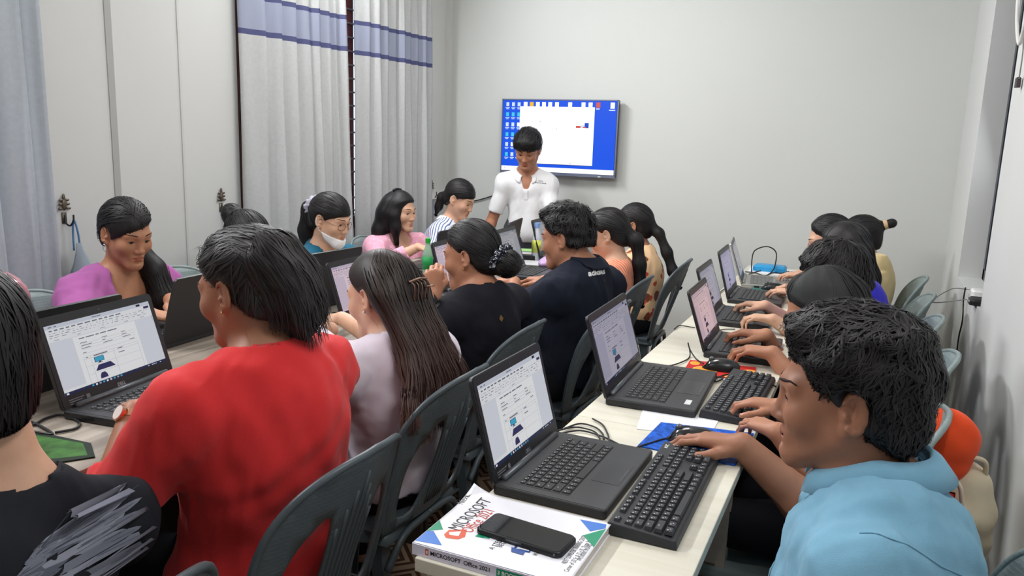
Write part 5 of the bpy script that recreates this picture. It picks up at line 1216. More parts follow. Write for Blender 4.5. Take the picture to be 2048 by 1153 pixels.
    RV, RQ = ribbons(P_, N_, wd); VV, QQ = merge([(V, Q), (RV, RQ)]); o = mesh_np('hair', VV, QQ, hm, c['root'], None, True, org); c['HG'] = G
    for fl in hp.get('wisps', []):                                        # single hanging locks: list of point lists with a radius
        pass
    return o
def locks(c, hm, paths, rad=.002, name='hair_lock'):
    m_ = MB()
    for pth in paths:
        sp = smoothpath(pth, 5); n = len(sp); m_.tube([v-c['org'] for v in sp], [rad*(1-.85*i/(n-1)) for i in range(n)], 5)
    return tag(m_.build(name, hm, c['root'], True), kind='stuff')
def neck_ring(c, drop, r, name, m, beads=0, tilt=.02):
    pts = []
    for k in range(40):
        a = 2*PI*k/40; pts.append(c['nb']+c['up']*(.035-drop)+c['rt']*.07*math.sin(a)+c['f']*.07*math.cos(a)-c['up']*tilt*math.cos(a))
    p = c['G'].project(np.array(pts), r*.8, 8)
    if beads:
        m_ = MB()
        for v in p: m_.ellipsoid(v-c['org'], (r*1.5,)*3, 6, 4)
        return tag(m_.build(name, m, c['root'], True))
    return MB().tube([v-c['org'] for v in p], r, 6, closed=True).build(name, m, c['root'], True)
def wrist_band(c, k, r, wd, m, face=None, name='wristwatch', fr=None, back=.02, fside=None):
    S, E, W, HR, pose, fd = c['arms'][k]; d = nrm(W-E); ce = W-d*back; a = np.cross(d, HR[:, 2]); a = nrm(a); b = np.cross(d, a); m_ = MB(); n = 24; vs = []
    for s_ in (-1, 1):
        for rr in (r, r+.003):
            for k2 in range(n): g = 2*PI*k2/n; vs.append(ce+d*s_*wd+(a*math.cos(g)*1.08+b*math.sin(g)*.92)*rr-c['org'])
    fs = []
    for i in range(n):
        j = (i+1) % n; fs += [(i, j, n+j, n+i), (2*n+i, 3*n+i, 3*n+j, 2*n+j), (n+i, n+j, 3*n+j, 3*n+i), (i, 2*n+i, 2*n+j, j)]
    m_.add(vs, fs); o = m_.build(name, m, c['root'])
    if face is not None:
        nv = nrm(HR[:, 2] if fside is None else fside); nv = nrm(nv-d*(nv@d)); t = np.cross(nv, d); m_ = MB(); q = ce+nv*(r*.95+.002)
        for (rr, h0, h1, mi) in ((face, 0, .006, 0), (face*.86, .006, .0066, 1)):
            vs = [q+nv*hh+(d*math.cos(2*PI*k2/20)+t*math.sin(2*PI*k2/20))*rr-c['org'] for hh in (h0, h1) for k2 in range(20)]; m_.add(vs, [tuple(range(20)), tuple(range(20, 40))]+[(i, (i+1) % 20, 20+(i+1) % 20, 20+i) for i in range(20)], mi)
        m_.build('watch_face', [fr or m, mat('watch dial', (226, 214, 212), .2, .5)], o)
    return o
def earring(c, side, m, r=.003, hoop=False):
    p = c['T'](side*.081, .000, -.036)-c['org']; m_ = MB(); m_.ellipsoid(p, (r,)*3, 8, 6)
    if hoop: m_.tube([p+np.array([0, 0, -.012])+c['M'][:, 1]*.010*math.cos(a)+c['up']*.012*math.sin(a) for a in np.linspace(0, 2*PI, 14)[:-1]], .0012, 5, closed=True)
    return m_.build('earring', m, c['root'], True)
def ruffle(c, p, ax, R_, r, m, name='scrunchie', seed=2):
    ax = nrm(ax); a = nrm(np.cross(ax, (.3, .2, .9))); b = np.cross(ax, a); m_ = MB(); n1, n2 = 48, 12; vs = []
    for i in range(n1):
        g = 2*PI*i/n1; ce = p+(a*math.cos(g)+b*math.sin(g))*R_
        for j in range(n2):
            h = 2*PI*j/n2; rr = r*(1+.28*math.sin(9*g+2*math.sin(h*2))+.15*math.sin(17*g+3*h)); vs.append(ce+((a*math.cos(g)+b*math.sin(g))*math.cos(h)+ax*math.sin(h))*rr-c['org'])
    m_.add(vs, [(i*n2+j, i*n2+(j+1) % n2, ((i+1) % n1)*n2+(j+1) % n2, ((i+1) % n1)*n2+j) for i in range(n1) for j in range(n2)]); return m_.build(name, m, c['root'], True)
def glasses(c, m, drop=0.0):
    T = c['T']; m_ = MB()
    for q in (-1, 1):
        m_.tube([T(q*.033+.022*math.cos(a), .1035-.012*abs(math.cos(a)-(-q))*.5, -.004+drop+.019*math.sin(a))-c['org'] for a in np.linspace(0, 2*PI, 22)[:-1]], .0012, 6, closed=True)
        m_.tube([v-c['org'] for v in smoothpath([T(q*.055, .094, .000+drop), T(q*.073, .07, .004), T(q*.079, .01, .010), T(q*.080, -.008, .004)])], .0012, 6)
    m_.tube([v-c['org'] for v in smoothpath([T(-.011, .107, -.002+drop), T(0, .112, .001+drop), T(.011, .107, -.002+drop)])], .0012, 6); return m_.build('glasses', m, c['root'], True)
def collar(c, m, h=.036, gap=.030, out=.026, name='collar', stand=.014, lift=.052):
    """a folded collar: a band round the neck whose outer leaf lies down on the shirt"""
    n = 48; R0 = c['nr']+.010; B = c['nb']+c['up']*lift; ax = nrm(c['nt']-c['nb']); rows = []
    for i in range(n+1):
        a = gap*9+(2*PI-gap*18)*i/n; d = c['f']*math.cos(a)+c['rt']*math.sin(a); fr = max(0, math.cos(a)); ce = B+c['f']*.006*fr-ax*.050*fr**1.4
        top = ce+d*(R0+.004)+ax*(stand+.012)
        pr = [ce+d*R0-ax*.01, ce+d*R0+ax*stand, top]
        lo = ce+d*(R0+out+.014*fr)-ax*(h*.35+.014*fr); pr += [top+(lo-top)*t+d*.004*math.sin(PI*t) for t in (.2, .5, .8, 1.0)]; rows.append(pr)
    P = np.array(rows); k = P.shape[1]; L = P[:, 3:].reshape(-1, 3); sd = c['Sg'].sample(L); L = L+c['Sg'].grad(L)*np.clip(.004-sd, -.006, .03)[:, None]; P[:, 3:] = L.reshape(n+1, k-3, 3)
    vs = [v-c['org'] for q in P for v in q]; fs = [(i*k+j, i*k+j+1, (i+1)*k+j+1, (i+1)*k+j) for i in range(n) for j in range(k-1)]
    o = MB().add(vs, fs).build(name, m, c['root'], True); s = o.modifiers.new('thick', 'SOLIDIFY'); s.thickness = .002; return o
def conform(c, polys, o3, ux, uy, dirn, mats, name, lift=.0012, sub=0):
    """flat print laid onto the shirt: polys are (points, material) in the plane o3 + x ux + y uy, dropped along dirn"""
    me = c['shirt'].data; bvh = BVHTree.FromPolygons([v.co for v in me.vertices], [p.vertices for p in me.polygons]); m_ = MB(); dirn = Vector(nrm(dirn))
    for pl, fcs, mi, lf in polys:
        vs = []
        for x, y in pl:
            s = Vector(np.asarray(o3)+np.asarray(ux)*x+np.asarray(uy)*y-c['org'])-dirn*.25; h = bvh.ray_cast(s, dirn, .6)
            vs.append(tuple(h[0]+h[1]*(lift+lf)) if h[0] is not None else tuple(s+dirn*.25))
        m_.add(vs, fcs, mi)
    return m_.build(name, mats, c['root'], True)

# ------------------------------------------------------------------ the people
def want(k): return True
V3 = lambda *a: np.array(a, float)
FR = lambda zs, ys: dict(fringe=(np.array(zs), np.array(ys)))
FRINGE = FR([-.14, -.07, -.04, -.01, .02, .035, .055], [-.2, -.052, -.02, .008, .032, .085, .15])
def hcap(**k): return k
def head_T(hc, hyaw, hpitch, hs, hroll=0):
    hy, hpi, hr = math.radians(hyaw), math.radians(hpitch), math.radians(hroll); hf = V3(math.cos(hy)*math.cos(hpi), math.sin(hy)*math.cos(hpi), -math.sin(hpi)); hrt = V3(math.sin(hy), -math.cos(hy), 0); hu = np.cross(hrt, hf)
    hrt, hu = hrt*math.cos(hr)+hu*math.sin(hr), hu*math.cos(hr)-hrt*math.sin(hr); M = np.stack([hrt, hf, hu], 1); return lambda x, y, z: np.asarray(hc)+M@(V3(x, y, z)*hs)
FS, MS = .91, .965
# N: the young man in light blue, nearest on the right
if want('N'):
    hc = at_ = CAM+pray(1694, 797)*1.27; hc = np.array(hc); T = head_T(hc, 181, 4, 1.04)
    c = person('person in a light blue band collar shirt using a mouse, nearest on the right', (.075, 1.27), 180, hc, 181, 4, sex='m', hs=1.03, res=.0045, fine=.66, skinm=SK_D, hair='fluffy', hairm=H_BLK, girth=1.30, nrad=.063, shirt=cloth('light blue', (118, 166, 192), bump=.35, var=.05, rough=.9), sleeve=.85, neck='collar', nfo=.060, nup=.150, shw=.205,
               R=(tab(1488, 893, .792), (-1, .12, -.04), 'mouse', (.5, .35, -.8)), L=(V3(-.10, 1.13, .70), (-1, .2, -.2), 'rest', (.2, -.5, -.8)), eyes=.75, wr=.004, sl_loose=.022, seed=3, pants=cloth('dark green trousers', (38, 50, 52)),
               hp=hcap(th=.022, top=1.2, n=4200, w=.0015, steps=9, step=.009, off=.006, noise=.4, lift=.007, wave=.5, rough=.005, rsc=75, fw=.05, lowcut=-.072, line=.004, puffs=[(0, .055, .092, .06, .045, .030), (.0, -.03, .108, .072, .08, .03)]))
    m = c['shirt'].data.materials[0]
    o3 = c['Nk']
    # band collar and yoke seam
    n = 40; vs = []; B = c['nb']+c['up']*.098; ax = nrm(c['nt']-c['nb'])
    for i in range(n+1):
        a = .35+(2*PI-.7)*i/n; d = c['f']*math.cos(a)+c['rt']*math.sin(a); fr = max(0, math.cos(a)); ce = B-c['up']*.055*fr**1.3+c['f']*.01*fr
        for rr, hh in ((.010, -.014), (.011, .014), (.015, .019), (.028, .008), (.042, -.020)): vs.append(ce+d*(c['nr']+rr+.010*fr)+ax*hh-c['org'])
    o = MB().add(vs, [(i*5+j, i*5+j+1, i*5+j+6, i*5+j+5) for i in range(n) for j in range(4)]).build('collar', m, c['root'], True); s = o.modifiers.new('thick', 'SOLIDIFY'); s.thickness = .002
    P = [c['SH']['L']+V3(-.02, -.02, .10), c['SH']['L']+V3(.05, .0, .05), c['ch']+V3(.15, -.03, .04), c['ch']+V3(.16, .08, .04), c['SH']['R']+V3(.07, .0, .04)]
    q = c['Sg'].project(np.array(smoothpath(P, 8)), .0008, 8); MB().tube([v-c['org'] for v in q], .0012, 5).build('yoke_seam', m, c['root'], True)
    P = [c['nb']+V3(-.07, -.012, -.01)+V3(-.012*k, 0, -.035*k) for k in range(9)]
    q = c['Sg'].project(np.array(smoothpath(P, 3)), .002, 8); MB().tube([v-c['org'] for v in q], .004, 6).build('placket', m, c['root'], True)
    m_ = MB()
    for k in (6, 14, 22): m_.ellipsoid(q[min(k, len(q)-1)]+V3(-.004, 0, 0)-c['org'], (.004, .004, .004), 8, 6)
    m_.build('button', mat('pale button', (196, 214, 224), .3), c['root'], True)
# A: wing print, left corner
if want('A'):
    hc = CAM+pray(-84, 722)*1.13; T = head_T(hc, 178, 14, FS)
    c = person('person in a black top with a grey wing print, left corner', (-1.06, .53), 170, hc, 172, 16, sex='m', hs=.97, res=.005, skinm=SK_C, hair='short', shirt=cloth('washed black', (30, 32, 38)), sleeve=.9, neck='crew', L=(tab(40, 868, .845), (-.9, -.35, -.05), 'rest', (-.3, -.6, -.8)), R=(V3(-1.50, .86, .86), (-1, -.1, -.1), 'type'), nfo=.05, nup=.222, drop=.095, shw=.152, kx=.035, eyes=0, brow=False, seed=5,
               hp=hcap(th=.022, top=1.2, n=2600, w=.0016, steps=9, step=.011, off=.005, noise=.12, lift=.006, lowcut=-.135, puffs=[(0, -.045, -.075, .064, .048, .058)], ears=False, **FR([-.16, -.12, -.09, -.06, -.04, -.01, .02, .045, .068, .09], [-.08, -.05, -.045, -.04, -.02, .008, .03, .05, .075, .14])))
    neck_ring(c, .032, .0022, 'necklace', ROSE, tilt=.012)
    R_ = random.Random(4); feathers = []
    def feather(x, y, ang, ln, wd, mi, lf):
        pl = []; ca, sa = math.cos(ang), math.sin(ang)
        for t, s_ in ((0, .35), (.2, .8), (.5, 1), (.8, .85), (.94, .5), (1, .0), (.94, -.5), (.8, -.8), (.5, -.9), (.2, -.7), (0, -.35)): u, v = t*ln, s_*wd; pl.append((x+u*ca-v*sa, y+u*sa+v*ca))
        feathers.append((pl, [(0, 1, 9, 10), (1, 2, 8, 9), (2, 3, 7, 8), (3, 4, 6, 7), (4, 5, 6)], mi, lf)); q = [(x+u*ln*ca-v*sa, y+u*ln*sa+v*ca) for u, v in ((.08, .0006), (.9, .0003), (.9, -.0003), (.08, -.0006))]
        feathers.append((q, [(0, 1, 2, 3)], 3, lf+.0004))
    # rows of feathers fanning off a curved wing edge
    for row, (ln, wd, n) in enumerate(((.066, .0062, 13), (.050, .0060, 14), (.035, .0052, 15), (.021, .0042, 16))):
        for k in range(n):
            t = k/(n-1); ex = 0; ey = .020-.085*t; ang = math.radians(64-95*t+R_.uniform(-4, 4)); bx = -.030-.012*math.sin(PI*t)+.003*row; feather(bx+.012*(3-row)*math.cos(ang)*.4, ey+.004*R_.uniform(-1, 1), ang, ln*R_.uniform(.85, 1.1)*(1-.25*abs(t-.4)), wd, min(2, row % 3), .0006*row)
    conform(c, feathers, CAM+pray(138, 1112)*1.12, nrm(V3(*RGT)), nrm(V3(*UPV)), FWD, [mat('wing grey', (112, 116, 130), .8), mat('wing pale', (140, 144, 158), .8), mat('wing dark', (88, 92, 106), .8), mat('wing quill', (70, 74, 86), .8)], 'wing_print')
# B: red shirt
if want('B'):
    hc = CAM+pray(490, 580)*1.56; T = head_T(hc, 182, 12, FS)
    tl = [(T(0, -.060, .075), .046), (T(.0, -.094, .060), .048), (T(.004, -.112, .020)+V3(.0, .01, -.01), .052), (T(.004, -.108, -.015)+V3(.004, .02, -.02), .052), (T(.004, -.104, -.04)+V3(.006, .025, -.03), .044), (T(.004, -.100, -.05)+V3(.006, .03, -.045), .026)]
    c = person('person in a red shirt typing on a laptop with a gold watch', (-1.10, 1.19), 168, hc, 182, 12, res=.005, skinm=SK_D, hair='pony', hairm=H_SOFT, girth=1.24, shirt=cloth('coral red', (204, 46, 48), var=.03), sleeve=1.42, neck='wide', nfo=.06, nup=.160, shw=.168, eyes=0.5,
               L=(tab(268, 826, .872), (-.72, .66, -.10), 'type', (-.4, -.42, -.95)), R=(tab(395, 772, .862), (-.80, -.45, -.12), 'type', (.3, .8, -.6)), wr=.0045, sl_loose=.018, seed=6, shd=(.0, .02),
               hp=hcap(th=.012, n=2600, w=.0015, tails=[tl], tie=tl[0][0], steps=15, step=.012, off=.005, noise=.11, lift=.004, grab=.02, rough=.002, rsc=90, free=.8))
    neck_ring(c, .030, .0016, 'necklace', GOLD, beads=1, tilt=.01); earring(c, -1, GOLD, .0028)
    wrist_band(c, 'L', .0265, .007, ROSE, .017, 'wristwatch', ROSE, .012, fside=(-.25, -.72, .5)); R_ = random.Random(1)
    pts = []
    for k in range(16):
        b = T(R_.uniform(-.05, .05), .060, .098); d = V3(-.02*R_.random()-.005, R_.uniform(-.015, .015), .008*R_.random()); pts.append([b, b+d*.7+V3(0, 0, .006), b+d*1.4+V3(-.004, 0, -.004)])
    for k in range(0):
        b = T(R_.uniform(-.065, -.03), .07, R_.uniform(.03, .08)); pts.append([b, b+V3(-.010, -.004, .003), b+V3(-.016-.008*R_.random(), -.006, -.010-.012*R_.random())])
    locks(c, H_SOFT, pts, .0004)
# C: long brown hair, lilac white shirt
if want('C'):
    hc = CAM+pray(762, 592)*2.06; T = head_T(hc, 172, 14, FS); d_ = V3(.0, 0, -1)
    tl = []
    for q, (sx, ln) in enumerate(((-.062, .22), (-.035, .26), (0, .25), (.035, .28), (.062, .25))):
        b = T(sx, -.070, .0); tl.append([(T(sx*.9, -.055, .04), .034), (b, .034), (b+V3(.062, .0, -.11), .028), (b+V3(.090, sx*.35, -.17), .022), (b+V3(.112, sx*.9, -ln), .005)])
    c = person('person in a lilac white blouse with a bronze claw clip, seen from behind', (-1.14, 1.74), 158, hc, 172, 14, res=.0055, skinm=SK_C, hair='loose', hairm=H_BRN, shirt=cloth('lilac white', (216, 206, 218), var=.02), sleeve=.72, sl_loose=.022, nfo=.055, nup=.138, girth=.98, eyes=.5, seed=8,
               L=(tab(664, 660, .862), (-.92, -.38, -.05), 'type', (.1, -1, .2)), R=(V3(-1.50, 2.00, .862), (-.95, .1, -.1), 'type'),
               hp=hcap(th=.012, n=3200, w=.0016, tails=tl, steps=17, step=.022, off=.006, noise=.07, lift=.003, grab=.03, free=.72))
    earring(c, -1, PEARL, .0035); m_ = MB(); p = T(.02, -.118, .005)-c['org']
    for k in range(5): m_.tube(smoothpath([p+c['M']@V3(-.03+.015*k, -.005, .022), p+c['M']@V3(-.03+.015*k, -.022, .008), p+c['M']@V3(-.028+.014*k, -.012, -.03)]), .0018, 6)
    m_.tube(smoothpath([p+c['M']@V3(-.035, -.012, .02), p+c['M']@V3(0, -.018, .024), p+c['M']@V3(.035, -.012, .02)]), .003, 6); m_.tube([p+c['M']@V3(.02+.012*math.cos(a), -.030+.012*math.sin(a), .0) for a in np.linspace(0, 2*PI, 14)[:-1]], .002, 6, closed=True); m_.build('claw_clip', mat('bronze clip', (140, 112, 98), .3, .5, .7), c['root'], True)
# D: black shirt, floral scrunchie
if want('D'):
    hc = CAM+pray(942, 513)*2.62; T = head_T(hc, 184, 10, FS)
    c = person('person in a black shirt with a floral scrunchie, one fist raised', (-1.24, 2.30), 166, hc, 184, 10, res=.0055, skinm=SK_B, hair='bun', shirt=cloth('near black', (26, 26, 34)), sleeve=.55, sl_loose=.014, girth=1.16, nfo=.06, nup=.142, shw=.165, eyes=.5, seed=9, neck='wide',
               L=(CAM+pray(866, 592)*2.44, (-.02, .05, 1), 'fist', (-.1, -.5, -1), (.45, -.9, 0)), R=(tab(918, 613, .85), (-.93, -.25, -.05), 'mouse', (.2, .8, -.6)),
               hp=hcap(th=.012, n=3200, w=.0012, steps=12, step=.010, off=.004, noise=.07, tie=T(0, -.11, -.02), blobs=[(T(.0, -.140, -.040), .046)], line=-.004))
    wrist_band(c, 'L', .0275, .012, BLKM, .019, 'wristwatch', BLKM, .022, fside=(.4, .6, 0))
    FLOR = spots('floral black', (24, 26, 38), (226, 228, 236), 75, .30)
    ruffle(c, T(0, -.112, -.018), T(0, -.14, -.04)-T(0, -.1, 0), .034, .020, FLOR); neck_ring(c, .026, .0014, 'necklace', SILV, beads=1, tilt=.01); earring(c, -1, GOLD, .002)
    e = c['Sg'].project(np.array([CAM+pray(1013, 634)*2.5]), .002, 10)[0]; nv = c['Sg'].grad(e[None])[0]; u_ = nrm(np.cross(nv, c['up'])); v_ = np.cross(nv, u_)
    MB().add([e+u_*.008*a+v_*.012*b+nv*l-c['org'] for l in (-.003, .001) for a, b in ((-1, 0), (0, -1), (1, 0), (0, 1))], [(0, 1, 2, 3), (4, 5, 6, 7), (0, 1, 5, 4), (1, 2, 6, 5), (2, 3, 7, 6), (3, 0, 4, 7)]).build('back_badge', GOLD, c['root'])
# E: navy shirt
if want('E'):
    hc = CAM+pray(1133, 478)*3.08; T = head_T(hc, 178, 10, MS)
    NAVY = cloth('navy black', (24, 29, 42), var=.05)
    c = person('person in a navy black collared shirt with a silver watch', (-1.09, 2.80), 164, hc, 178, 10, sex='m', res=.0055, skinm=SK_B, hair='fluffy', shirt=NAVY, sleeve=.95, sl_loose=.03, girth=1.04, nfo=.078, nup=.128, drop=.075, kx=.03, neck='collar', eyes=.5, seed=10, wr=.005,
               R=(tab(1092, 562, .85), (-.85, .35, -.08), 'type', (.3, .6, -.7)), L=(tab(1030, 565, .845), (-.9, .25, -.05), 'type', (.3, -.9, -.5)),
               hp=hcap(th=.018, top=1.35, n=2400, w=.0015, steps=8, step=.009, off=.006, noise=.35, lift=.010, wave=.4, rough=.004, rsc=90, fw=.05, lowcut=-.030, puffs=[(0, .06, .10, .055, .045, .028), (0, -.02, .118, .065, .07, .022)]))
    collar(c, NAVY, lift=.064, stand=.020); wrist_band(c, 'R', .029, .008, SILV, .016, 'wristwatch', SILV, .015)
    e = CAM+pray(1196, 545)*2.95; fcs = text_polys('adidas', .030, bold=.0012); ux = nrm(V3(*RGT)*.97+V3(*UPV)*.16); uy = nrm(V3(*UPV)-V3(*RGT)*.1)
    conform(c, [([(v[0], v[1]) for v in fcs[0]], fcs[1], 0, 0)], e, ux, uy, FWD, [mat('white print', (220, 220, 220), .5)], 'back_lettering')
# F: orange stripes
if want('F'):
    hc = CAM+pray(1216, 470)*3.62; T = head_T(hc, 186, 16, FS); b = T(0, -.108, -.015)
    tl = [(b, .018), (b+V3(.035, .0, -.03), .026), (b+V3(.055, 0, -.14), .026), (b+V3(.07, 0, -.25), .022), (b+V3(.08, 0, -.33), .006)]
    c = person('person in an orange striped top seen from behind beside the navy shirt', (-1.17, 3.40), 168, hc, 186, 16, res=.006, skinm=SK_C, hair='pony', shirt=stripes('orange', (216, 116, 84), (232, 168, 140), (0, 1, .15), .011, .5), sleeve=.6, nfo=.06, eyes=.5, seed=11, girth=.95,
               hp=hcap(th=.013, n=2200, w=.0014, tk=.028, tails=[tl], tie=tl[0][0], steps=16, step=.014, off=.003, noise=.05, grab=.02))
    MB().tube([b+V3(.012, .0, -.008)+c['M'][:, 0]*.021*math.cos(a)+c['M'][:, 2]*.021*math.sin(a)-c['org'] for a in np.linspace(0, 2*PI, 16)[:-1]], .005, 6, closed=True).build('hair_tie', mat('grey hair tie', (150, 150, 158), .6), c['root'], True)
# G: fruit print
if want('G'):
    hc = CAM+pray(1268, 452)*4.22; T = head_T(hc, 184, 6, FS); b = T(0, -.108, .0)
    tl = [(b, .016), (b+V3(.04, .0, -.04), .020), (b+V3(.09, 0, -.14), .022), (b+V3(.13, 0, -.24), .022), (b+V3(.17, .0, -.32), .008)]
    c = person('person in a cream fruit print blouse sitting farthest along the inner row', (-1.13, 4.03), 184, hc, 184, 6, res=.0065, skinm=SK_B, hair='pony', shirt=spots('cream fruit', (226, 188, 146), (120, 66, 44), 11, .30, (186, 70, 48), 17), sleeve=.7, nfo=.05, eyes=.5, seed=12, girth=1.12,
               hp=hcap(th=.012, n=2000, w=.0015, tk=.028, tails=[tl], tie=tl[0][0], steps=16, step=.014, off=.003, noise=.05, grab=.02))
    MB().tube([b+V3(.01, .0, -.006)+c['M'][:, 0]*.019*math.cos(a)+c['M'][:, 2]*.019*math.sin(a)-c['org'] for a in np.linspace(0, 2*PI, 16)[:-1]], .004, 6, closed=True).build('hair_tie', mat('grey hair tie', (150, 150, 158), .6), c['root'], True); glasses(c, mat('dark spectacle frame', (60, 40, 40), .4))
# H: girl in purple
if want('H'):
    hc = CAM+pray(252, 468)*2.70; T = head_T(hc, -8, 16, FS); b = T(-.055, -.02, -.05)
    tl = [(T(-.02, -.085, -.02), .034), (b+V3(-.02, .02, -.02), .036), (b+V3(.03, .045, -.10), .042), (b+V3(.07, .05, -.20), .042), (b+V3(.09, .05, -.32), .030)]
    c = person('person in a purple deep necked top with an earring, facing the camera', (-2.40, 1.75), -4, hc, -8, 16, res=.005, fine=.68, skinm=SK_A, hair='side', shirt=cloth('orchid purple', (168, 94, 156), var=.03), sleeve=1.1, sl_loose=.024, neck='deep', nfo=.055, nup=.17, eyes=.7, seed=13, girth=.95, wr=.004, shw=.155,
               R=(tab(296, 628, .86), (.92, .35, -.12), 'type', (-.3, -.8, -.6)), L=(V3(-2.18, 1.93, .86), (1, -.2, -.1), 'type'),
               hp=hcap(th=.012, n=2600, w=.0014, tails=[tl], steps=14, step=.012, off=.0045, noise=.08, grab=.02, tie=tl[0][0], part=.45, spill=.035, cuts=[], **FR([-.14, -.07, -.04, -.01, .018, .040, .060, .08], [-.2, -.055, -.026, .002, .034, .078, .102, .15])))
    earring(c, 1, SILV, .003, True)
# I: hidden behind the person in the red shirt
if want('I'):
    hc = CAM+pray(492, 482)*3.15; T = head_T(hc, 0, 30, FS)
    c = person('person with a red hair band mostly hidden behind the person in the red shirt', (-2.40, 2.42), 0, hc, 0, 30, res=.007, skinm=SK_A, hair='pony', shirt=spots('leaf print', (170, 172, 158), (92, 96, 88), 40, .35), sleeve=1.2, nfo=.08, eyes=.4, seed=14,
               R=(V3(-2.06, 2.30, .86), (1, .1, -.1), 'type'), L=(V3(-2.08, 2.5, .86), (1, -.1, -.1), 'type'), hp=hcap(th=.013, n=700, w=.002, tie=T(0, -.1, .08), blobs=[(T(0, -.125, .06), .042)], steps=10, step=.012))
    ruffle(c, T(0, -.10, .075), T(0, -.12, .08)-T(0, 0, 0), .022, .006, mat('red band', (190, 80, 90), .6), 'hair_band')
# J: glasses, mask under the chin
if want('J'):
    hc = CAM+pray(660, 440)*3.55; T = head_T(hc, 2, 14, FS); b = T(0, -.105, .045)
    tl = [(b, .022), (b+V3(-.03, .0, -.02), .032), (b+V3(-.05, 0, -.12), .034), (b+V3(-.05, 0, -.22), .026), (b+V3(-.045, 0, -.27), .008)]
    c = person('person in a teal top with glasses and a white face mask under the chin', (-2.42, 2.98), -6, hc, 2, 14, res=.0055, fine=.68, skinm=SK_C, hair='pony', shirt=cloth('teal', (24, 96, 124), var=.06), sleeve=1.2, neck='v', nfo=.055, eyes=.6, seed=15, shw=.15,
               hp=hcap(th=.013, n=1200, w=.0019, tails=[tl], tie=tl[0][0], steps=12, step=.011, off=.002, noise=.07, grab=.02, lift=.002, **FR([-.14, -.07, -.04, -.01, .02, .034, .045, .06], [-.2, -.052, -.02, .010, .045, .078, .105, .15])))
    ruffle(c, b+V3(-.012, 0, -.004), b-T(0, 0, .03), .030, .018, mat('pale grey scrunchie', (176, 172, 190), .6, sheen=.2)); glasses(c, mat('brown spectacle frame', (120, 78, 66), .35)); MASKW = mat('white mask', (232, 230, 232), .8)
    G = Grid(T(0, .05, -.08)-.12, T(0, .05, -.08)+.12, .004)
    for op, p, k in head_prims(c['M'], hc, False, FS, 0): (G.add if op == 'add' else G.cut)(p, k)
    G.D = G.D-.006; q = c['M']; G.keep(plane(T(0, .085, -.072), q[:, 2]*.93+q[:, 1]*.25)); G.keep(plane(T(0, .012, -.06), -q[:, 1]-q[:, 2]*.35)); G.keep(plane(T(0, .06, -.125), -q[:, 2])); V_, Q_ = G.surface(); mesh_np('face_mask', V_, Q_, MASKW, c['root'], None, True, c['org'])
    for s_ in (-1, 1): MB().tube([v-c['org'] for v in smoothpath([T(s_*.060, .018, -.066), T(s_*.074, .0, -.045), T(s_*.086, -.018, -.01), T(s_*.080, -.022, .02)])], .0014, 5).build('mask_loop', MASKW, c['root'], True)
# K: pink lace
if want('K'):
    hc = CAM+pray(800, 424)*4.45; T = head_T(hc, 2, 4, FS)
    tl = []
    for sx, ln in ((-.07, .20), (-.04, .25), (0, .25), (.04, .25), (.07, .20)):
        b = T(sx, -.065, -.01); tl.append([(T(sx*.9, -.05, .04), .034), (b, .034), (b+V3(-.03, sx*-.2, -.10), .030), (b+V3(-.045, sx*-.3, -ln), .008)])
    tl.append([(T(.060, .02, .05), .022), (T(.076, .012, -.02), .022), (T(.075, .02, -.09), .022), (T(.07, .03, -.15)+V3(0, 0, -.03), .014)])
    c = person('person in a pink lace blouse with a black hair clip', (-2.52, 3.80), -24, hc, -6, 4, res=.006, fine=.68, skinm=SK_C, hair='loose', shirt=spots('pink lace', (226, 160, 182), (238, 190, 206), 60, .32), sleeve=1.7, sl_loose=.012, neck='wide', nfo=.045, eyes=.6, seed=16,
               R=(V3(-2.20, 3.60, .86), (.95, -.2, -.1), 'type', (-.3, -.8, -.5)), L=(V3(-2.14, 3.9, .86), (1, -.2, -.1), 'type'),
               hp=hcap(th=.013, tk=.045, n=2200, w=.0016, tails=tl, steps=18, step=.014, off=.003, noise=.05, grab=.03, ears=False, free=.8, **FR([-.14, -.07, -.04, -.01, .03, .055, .075, .09], [-.2, -.04, .0, .02, .045, .068, .09, .15])))
    m_ = MB(); p = T(0, -.02, .140)-c['org']; m_.tube([p+c['M']@V3(x, -.01, -.006*(x/.03)**2) for x in np.linspace(-.035, .035, 7)], .007, 6); m_.build('hair_clip', BLKM, c['root'], True)
# L: blue white stripes
if want('L'):
    hc = CAM+pray(919, 399)*4.72; T = head_T(hc, 0, 22, FS); b = T(0, -.105, -.01)
    tl = [(b, .018), (b+V3(-.03, .0, -.02), .024), (b+V3(-.05, 0, -.08), .022), (b+V3(-.07, 0, -.13), .006)]
    STR = stripes('blue white', (222, 226, 236), (96, 112, 156), (1, .1, .1), .016, .62)
    c = person('person in a blue and white striped blouse looking down', (-2.44, 4.16), -4, hc, 0, 22, res=.0065, skinm=SK_C, hair='pony', shirt=STR, sleeve=.75, sl_loose=.016, neck='collar', nfo=.055, eyes=.5, seed=17,
               R=(V3(-2.10, 3.84, .87), (1, .1, -.1), 'type'), L=(V3(-2.08, 4.1, .87), (1, -.2, -.1), 'type'), hp=hcap(th=.012, n=900, w=.0022, tails=[tl], tie=tl[0][0], steps=12, step=.012, off=.002, noise=.05, grab=.02, **FR([-.14, -.07, -.04, -.01, .02, .04, .055], [-.2, -.052, -.02, .010, .035, .085, .15])))
    collar(c, cloth('white collar', (232, 234, 240)), lift=.05); MB().tube([b+V3(-.010, .0, -.006)+c['M'][:, 0]*.020*math.cos(a)+c['M'][:, 2]*.020*math.sin(a)-c['org'] for a in np.linspace(0, 2*PI, 16)[:-1]], .005, 6, closed=True).build('hair_tie', mat('white hair tie', (220, 220, 224), .6), c['root'], True)
